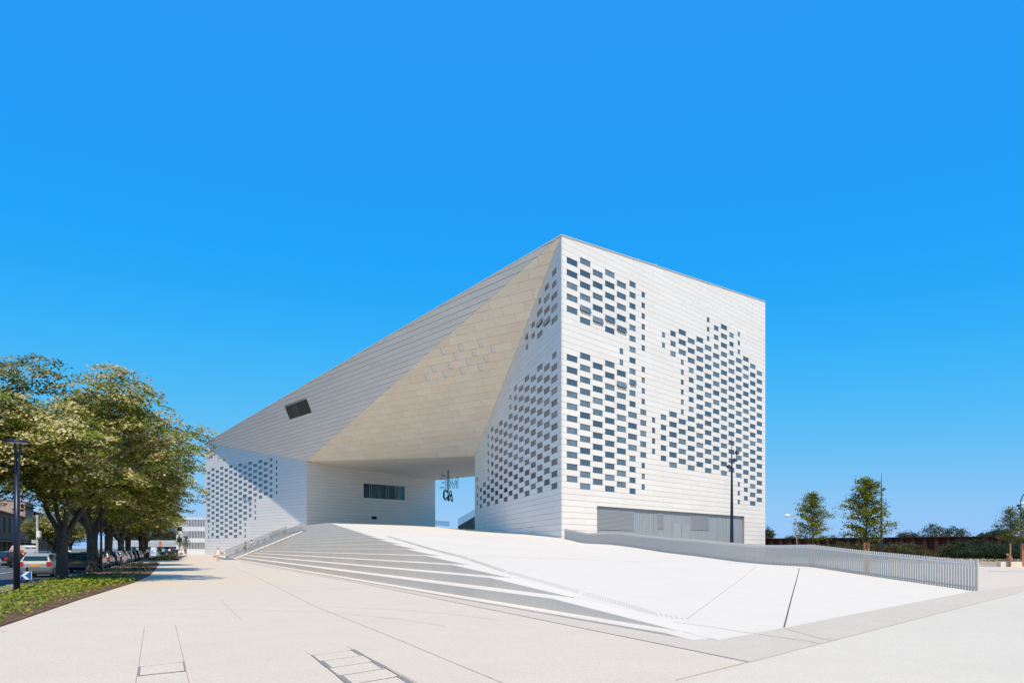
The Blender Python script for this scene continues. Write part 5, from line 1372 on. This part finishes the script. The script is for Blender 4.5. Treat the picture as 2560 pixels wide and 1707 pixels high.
# sheet-pile wall
W0 = Vector((36.0, 131.0, 0)); W1 = Vector((84.0, 86.0, 0)); wd = (W1-W0); WLn = wd.length; wd.normalize(); wn_ = Vector((wd.y, -wd.x, 0))
if wn_.y > 0: wn_ = -wn_
wall = thing('sheet_pile_wall', 'long dark rust-red sheet-pile wall behind the bushes at right', 'wall', W0)
wa = math.atan2(wd.y, wd.x); pm = {}
pitch = 1.55; n = int(WLn/pitch)
for i in range(n):
    for nm, dd, w in (('pile_pan', -0.25, pitch*0.62), ('pile_rib', 0.15, pitch*0.30)):
        if nm not in pm:
            m_ = MB(); m_.box((0, 0, 1.6), (w, 0.05, 3.3), wa); pm[nm] = m_.build(nm, M['corten'])
        c = W0+wd*(i*pitch+(0 if nm == 'pile_pan' else pitch*0.5))+wn_*dd
        world_child(nm, pm[nm], wall, Matrix.Translation(c))
    if i == 0: m3 = MB()
    for s in (-1, 1):
        a = W0+wd*(i*pitch+s*pitch*0.31)+wn_*-0.25; b_ = W0+wd*(i*pitch+s*pitch*0.36)+wn_*0.15
        m3.prism([a-Z3*0.05, b_-Z3*0.05, b_+Z3*3.24, a+Z3*3.24], (b_-a).cross(Z3), 0.03)
o = world_child('pile_web', m3.build('pile_web', M['corten']), wall); tag(o, kind='stuff')
m_ = MB(); m_.bar(W0+Z3*3.27, W1+Z3*3.27, 0.75, 0.06); world_child('capping', m_.build('capping', M['corten']), wall)
# earth bank before the wall
eb = [Vector((33, 106, 0)), Vector((38, 96, 0)), Vector((45.4, 70.2, 0)), Vector((46.8, 65.2, 0)), Vector((56, 46, 0)), Vector((95, 74, 0)), Vector((84, 86, 0)), Vector((36, 131, 0))]
b = MB(); inner = [p.lerp(Vector((60, 92, 0)), 0.12)+Z3*0.28 for p in eb]
for i in range(len(eb)): j = (i+1) % len(eb); b.poly([eb[i]+Z3*0.0, eb[j]+Z3*0.0, inner[j], inner[i]])
b.poly(inner)
me = b.build('earth_bank', M['earth']); bm = bmesh.new(); bm.from_mesh(me); bmesh.ops.remove_doubles(bm, verts=bm.verts, dist=0.001); bmesh.ops.recalc_face_normals(bm, faces=bm.faces); bm.to_mesh(me); bm.free()
tag(link(bpy.data.objects.new('earth_bank', me)), kind='structure')
P_, Nn, cols, sz = [], [], [], []
for k in range(1400):
    a = rng.random(); q = Vector((38, 97, 0)).lerp(Vector((48, 64, 0)), a)+Vector((rng.uniform(0.5, 9), rng.uniform(0, 6), 0))
    if noise.noise(q*0.3) < 0.0: continue
    P_.append((q.x, q.y, 0.25+0.2*rng.random())); Nn.append((rng.gauss(0, 0.5), rng.gauss(0, 0.5), 0.8)); cols.append(rng.choice([(0.12, 0.12, 0.04), (0.16, 0.14, 0.06), (0.08, 0.10, 0.03)])); sz.append(rng.uniform(0.15, 0.35))
tag(link(bpy.data.objects.new('bank_grass', leaf_mesh('bank_grass', P_, Nn, sz, cols, M['leaf']))), 'sparse dry grass tufts on the pale earth bank', 'grass', kind='stuff')
m_ = MB(); m_.bar(Vector((52.5, 78.5, 0.3)), Vector((85, 60, 0.3)), 0.3, 0.3); 
# bushes in front of the wall
BG = [(0.07, 0.08, 0.020), (0.09, 0.095, 0.026), (0.11, 0.11, 0.035), (0.05, 0.06, 0.018), (0.13, 0.10, 0.035)]
BD = [(0.028, 0.05, 0.018), (0.04, 0.065, 0.024), (0.05, 0.075, 0.03), (0.02, 0.038, 0.014)]
bushes = [(1945, 118, 2.0, 1.7, BG, 'low scrubby bush by the wall next to the building corner'), (1990, 114, 3.2, 2.2, BG, 'scrubby bush behind the hooked lamp'), (2045, 112, 3.6, 2.5, BG, 'scrubby bush behind the smaller young tree'), (2105, 108, 3.8, 2.9, BG, 'olive-green bush between the two young trees'), (2165, 106, 3.4, 2.7, BG, 'olive-green bush behind the tallest young tree'),
          (2222, 104, 3.5, 3.0, BG, 'yellowish bush just right of the second mast'), (2268, 101, 3.0, 2.8, BG, 'yellowish bush left of the bare rusty wall stretch'), (2395, 97, 3.2, 2.7, BG, 'light green bush right of the bare rusty wall stretch'), (2432, 95, 3.9, 3.6, BD, 'dark glossy bush rising above the wall top'), (2482, 92, 3.6, 2.8, BD, 'dark dense bush in the low stretch of the wall'), (2530, 90, 4.2, 2.9, BD, 'dark dense bush behind the white block bench'), (2575, 88, 4.2, 3.1, BD, 'dark dense bush cut by the right edge')]
for k, (px, Z, R, H, gr, lab) in enumerate(bushes):
    H *= 0.74; tm = leafy(60+k, Vector((0, 0, H*0.42)), R, R*0.55, H*0.55, H*0.42, 260, 22, 0.17, gr, 0, flat=0.7, spread=0.26)
    Wx = (px-CX)/FPX*Z; place = thing('bush', lab, 'bush', (Wx, Z, 0.2), 0, 'bushes before the rusty wall'); child('stems', tm[0], place); child('foliage', tm[1], place)
# far trees beyond the wall
FG = [(0.050, 0.066, 0.036), (0.062, 0.08, 0.044), (0.075, 0.09, 0.05), (0.04, 0.055, 0.03)]
fars = [(1918, 1322, 190, 4.0, 'small pointed tree beyond the wall right beside the building'), (1978, 1340, 260, 5, 'low round tree beyond the wall behind the hooked lamp'), (2086, 1341, 260, 3.5, 'tiny round tree top beyond the wall between the young trees'), (2262, 1327, 240, 6, 'dark round tree beyond the wall right of the second mast'), (2283, 1332, 240, 4, 'small tree top beside the dark round tree beyond the wall'), (2332, 1312, 230, 12, 'broad far tree, largest above the wall'), (2388, 1316, 230, 10, 'broad far tree just right of the largest one'), (2462, 1330, 235, 6, 'low far tree left of the bench trees'), (2478, 1329, 235, 7, 'rounded far tree just left of the bench trees'), (2503, 1315, 200, 6, 'narrow far tree behind the bench trees')]
for k, (px, pyt, Z, R, lab) in enumerate(fars):
    ht = mz(pyt, Z); Rm = R*0.40
    tm = leafy(90+k, Vector((0, 0, ht*0.62)), Rm, Rm, ht*0.38, ht*0.40, 170, 20, 0.42, FG, ht*0.3, 0.3, 0.8, 0.5)
    place_tree('far_tree', lab, ((px-CX)/FPX*Z, Z, 0), tm, 0, 'far trees beyond the wall')
# trees that close the view behind the tree row on the left
for k, (px, pyt, Z, R, lab) in enumerate(((350, 1330, 330, 16, 'dark tree far behind the footbridge, left'), (395, 1333, 330, 12, 'dark tree far behind the footbridge above the orange sign'), (434, 1338, 300, 6, 'bright far tree against the car park wall'))):
    ht = mz(pyt, Z); tm = leafy(120+k, Vector((0, 0, ht*0.6)), R*0.7, R*0.7, ht*0.4, ht*0.45, 200, 15, 0.9, FG, ht*0.3, 0.4, 0.8, 1.2)
    place_tree('far_tree', lab, ((px-CX)/FPX*Z, Z, 0), tm, 0, 'far trees behind the footbridge')

# white block bench
p = gpt(2533, 1416); be = thing('block_bench', 'low white concrete block bench at the right edge', 'bench', (p.x, p.y+0.5, 0), -0.25)
m_ = MB(); m_.box((0, 0, 0.22), (1.62, 0.9, 0.44)); me = m_.build('seat', M['ramp']); child('seat', me, be)
m_ = MB(); m_.box((0, 0, 0.01), (1.5, 0.8, 0.06)); child('plinth', m_.build('plinth', M['dark_stone']), be)
# low slab line near the bench
J6 = MB(); strip([gpt(2470, 1427.5), gpt(2700, 1431)], 0.5, 0.012, J6); tag(link(bpy.data.objects.new('paving_line', J6.build('paving_line', M['kerbstone']))), kind='structure')

# ------------------------------------------------------------------ people
def person(label, loc, rz, pose, mats, extras=()):
    """pose: joint dictionary in local metres (x right, y facing away = +y forward)"""
    t = thing('person', label, 'person', loc, rz)
    J_ = dict(pelvis=(0, 0, .95), waist=(0, 0.01, 1.10), chest=(0, 0.02, 1.30), neck=(0, 0.02, 1.46), head=(0, 0.05, 1.60), crown=(0, 0.04, 1.70),
              lsh=(-.17, .02, 1.38), lel=(-.23, .0, 1.12), lwr=(-.22, .08, .90), lha=(-.22, .10, .82), rsh=(.17, .02, 1.38), rel=(.23, .0, 1.12), rwr=(.22, .08, .90), rha=(.22, .10, .82),
              lhip=(-.09, 0, .90), lkn=(-.10, .06, .50), lan=(-.10, -.05, .09), lto=(-.10, .10, .03), rhip=(.09, 0, .90), rkn=(.10, .10, .50), ran=(.10, .12, .09), rto=(.10, .27, .03))
    J_.update(pose)
    R = dict(pelvis=(.14, .10), waist=(.125, .095), chest=(.15, .10), neck=(.05, .05), head=(.085, .10), crown=(.06, .07), lsh=(.065,)*2, rsh=(.065,)*2, lel=(.045,)*2, rel=(.045,)*2, lwr=(.034,)*2, rwr=(.034,)*2, lha=(.035, .025), rha=(.035, .025),
             lhip=(.085,)*2, rhip=(.085,)*2, lkn=(.062,)*2, rkn=(.062,)*2, lan=(.04,)*2, ran=(.04,)*2, lto=(.04, .03), rto=(.04, .03))
    names = list(J_); ix = {n: i for i, n in enumerate(names)}
    ed = [('pelvis', 'waist'), ('waist', 'chest'), ('chest', 'neck'), ('neck', 'head'), ('head', 'crown'), ('chest', 'lsh'), ('lsh', 'lel'), ('lel', 'lwr'), ('lwr', 'lha'), ('chest', 'rsh'), ('rsh', 'rel'), ('rel', 'rwr'), ('rwr', 'rha'),
          ('pelvis', 'lhip'), ('lhip', 'lkn'), ('lkn', 'lan'), ('lan', 'lto'), ('pelvis', 'rhip'), ('rhip', 'rkn'), ('rkn', 'ran'), ('ran', 'rto')]
    def skin(nm, keep, grow, mat, sub=2):
        me = bpy.data.meshes.new(nm); use = [n for n in names if n in keep]; im = {n: i for i, n in enumerate(use)}
        me.from_pydata([J_[n] for n in use], [(im[a], im[b_]) for a, b_ in ed if a in im and b_ in im], []); me.materials.append(mat)
        o = child(nm, me, t); md = o.modifiers.new('skin', 'SKIN')
        lay = me.skin_vertices[0] if me.skin_vertices else None
        if lay is None:
            bm = bmesh.new(); bm.from_mesh(me); bm.verts.layers.skin.verify(); bm.to_mesh(me); bm.free(); lay = me.skin_vertices[0]
        for n in use: lay.data[im[n]].radius = tuple(r_*grow for r_ in R[n])
        root = 'pelvis' if 'pelvis' in im else use[0]
        for n in use: lay.data[im[n]].use_root = (n == root)
        s = o.modifiers.new('sub', 'SUBSURF'); s.levels = sub; s.render_levels = sub
        return o
    skin('body', set(names), 1.0, mats['skin'])
    for nm, keep, grow, mat in mats['clothes']: skin(nm, set(keep), grow, mat)
    h = Vector(J_['head']); c_ = Vector(J_['crown']); m_ = MB()
    m_.lathe([(0.02, 0.125), (0.075, 0.10), (0.105, 0.03), (0.10, -0.06), (0.08, -0.10)], (h.x, h.y-0.02, h.z+0.03), 12); child('hair', m_.build('hair', mats['hair'], True), t)
    for nm, mb, mat in extras: child(nm, mb.build(nm, mat), t)
    return t
TOP = ['waist', 'chest', 'lsh', 'lel', 'rsh', 'rel', 'pelvis']; LONGTOP = TOP+['lwr', 'rwr']; LEGS = ['pelvis', 'lhip', 'lkn', 'lan', 'rhip', 'rkn', 'ran']; SHORT = ['pelvis', 'lhip', 'lkn', 'rhip', 'rkn']; DRESS = ['waist', 'chest', 'lsh', 'rsh', 'pelvis', 'lhip', 'rhip']
walk = dict()
def bag(c, s, strap_to):
    m_ = MB(); m_.tube([Vector(c)+Vector((0, 0, -s*0.5)), Vector(c), Vector(c)+Vector((0, 0, s*0.45))], [s*0.42, s*0.5, s*0.3], 8); m_.bar(Vector(c)+Vector((0, 0, s*0.4)), Vector(strap_to), 0.03, 0.02); return m_
p = gpt(545, 1402); person('woman in a short white dress walking away with two bags', (p.x, p.y, 0), 0.15, dict(lwr=(-.30, .02, .95), lha=(-.32, .02, .88), rwr=(.32, .04, .98), rha=(.34, .06, .92)),
    dict(skin=M['skin'], hair=M['hair_grey'], clothes=[('dress', DRESS, 1.22, M['cloth_white']), ('skirt', ['pelvis', 'lhip', 'lkn', 'rhip', 'rkn'], 1.35, M['cloth_white'])]),
    [('bag', bag((-.42, .02, .62), .30, (-.32, .02, .9)), M['orange']), ('handbag', bag((.48, .06, .98), .30, (.3, .04, 1.2)), M['stake'])])
p = gpt(408, 1391.5); person('person in a pale blue shirt and dark trousers walking away by the far bed', (p.x, p.y, 0), 0.0, {}, dict(skin=M['skin'], hair=M['hair_brown'], clothes=[('shirt', LONGTOP, 1.18, M['cloth_blue']), ('trousers', LEGS, 1.12, M['cloth_dark'])]))
p = gpt(423.5, 1388.5); person('person in a white top and black trousers walking near the far car lot', (p.x, p.y, 0), 0.2, {}, dict(skin=M['skin'], hair=M['hair_brown'], clothes=[('shirt', TOP, 1.18, M['cloth_white']), ('trousers', LEGS, 1.12, M['cloth_dark'])]))
p = gpt(369, 1399); person('person in a white shirt with a yellow bag at the edge of the bed', (p.x, p.y, 0), 0.1, dict(head=(0, .16, 1.52), crown=(0, .2, 1.60), neck=(0, .08, 1.42)), dict(skin=M['skin'], hair=M['hair_brown'], clothes=[('shirt', LONGTOP, 1.2, M['cloth_white']), ('trousers', LEGS, 1.12, M['cloth_dark'])]),
    [('bag', bag((-.30, .05, .95), .40, (-.1, .05, 1.4)), M['cloth_yellow'])])
p = gpt(462, 1385); person('person in dark clothes standing before the car park stakes', (p.x, p.y, 0), 3.0, {}, dict(skin=M['skin'], hair=M['hair_brown'], clothes=[('shirt', LONGTOP, 1.18, M['cloth_dark']), ('trousers', LEGS, 1.12, M['cloth_dark'])]))
# small group on the side stair
for k, (ds, dd, cm_, lab) in enumerate(((-1.2, 1.9, 'cloth_white', 'person in white on the side stair, right of the pair'), (-2.6, 1.2, 'cloth_red', 'person in red on the side stair, left of the pair'))):
    q = from_sd(S0+ds, D1+dd); i = int((dd+0.2)/0.345); z = 0.16*(i+1)
    person(lab, (q.x, q.y, z), -1.1, {}, dict(skin=M['skin'], hair=M['hair_brown'], clothes=[('shirt', TOP, 1.2, M[cm_]), ('shorts', SHORT, 1.15, M['cloth_white'] if k == 0 else M['cloth_dark'])]))
# sunbather sitting bent forward on the block bench
sit = dict(pelvis=(0, 0, .56), waist=(0, .10, .70), chest=(0, .22, .86), neck=(0, .34, .98), head=(0, .45, 1.03), crown=(0, .54, 1.06), lsh=(-.17, .25, .92), rsh=(.17, .25, .92), lel=(-.20, .42, .70), rel=(.20, .42, .70), lwr=(-.12, .58, .62), rwr=(.12, .58, .62), lha=(-.10, .66, .62), rha=(.10, .66, .62),
           lhip=(-.09, .06, .54), rhip=(.09, .06, .54), lkn=(-.12, .48, .62), rkn=(.12, .48, .62), lan=(-.12, .80, .52), ran=(.12, .80, .52), lto=(-.12, .95, .50), rto=(.12, .95, .50))
bb = be.location
person('bare-backed sunbather bending forward on the white block bench', (bb.x+0.35, bb.y+0.05, 0.0), math.radians(78), sit, dict(skin=M['tan_skin'], hair=M['hair_grey'], clothes=[('shorts', SHORT, 1.12, M['cloth_purple'])]))

print('objects', len(bpy.data.objects))
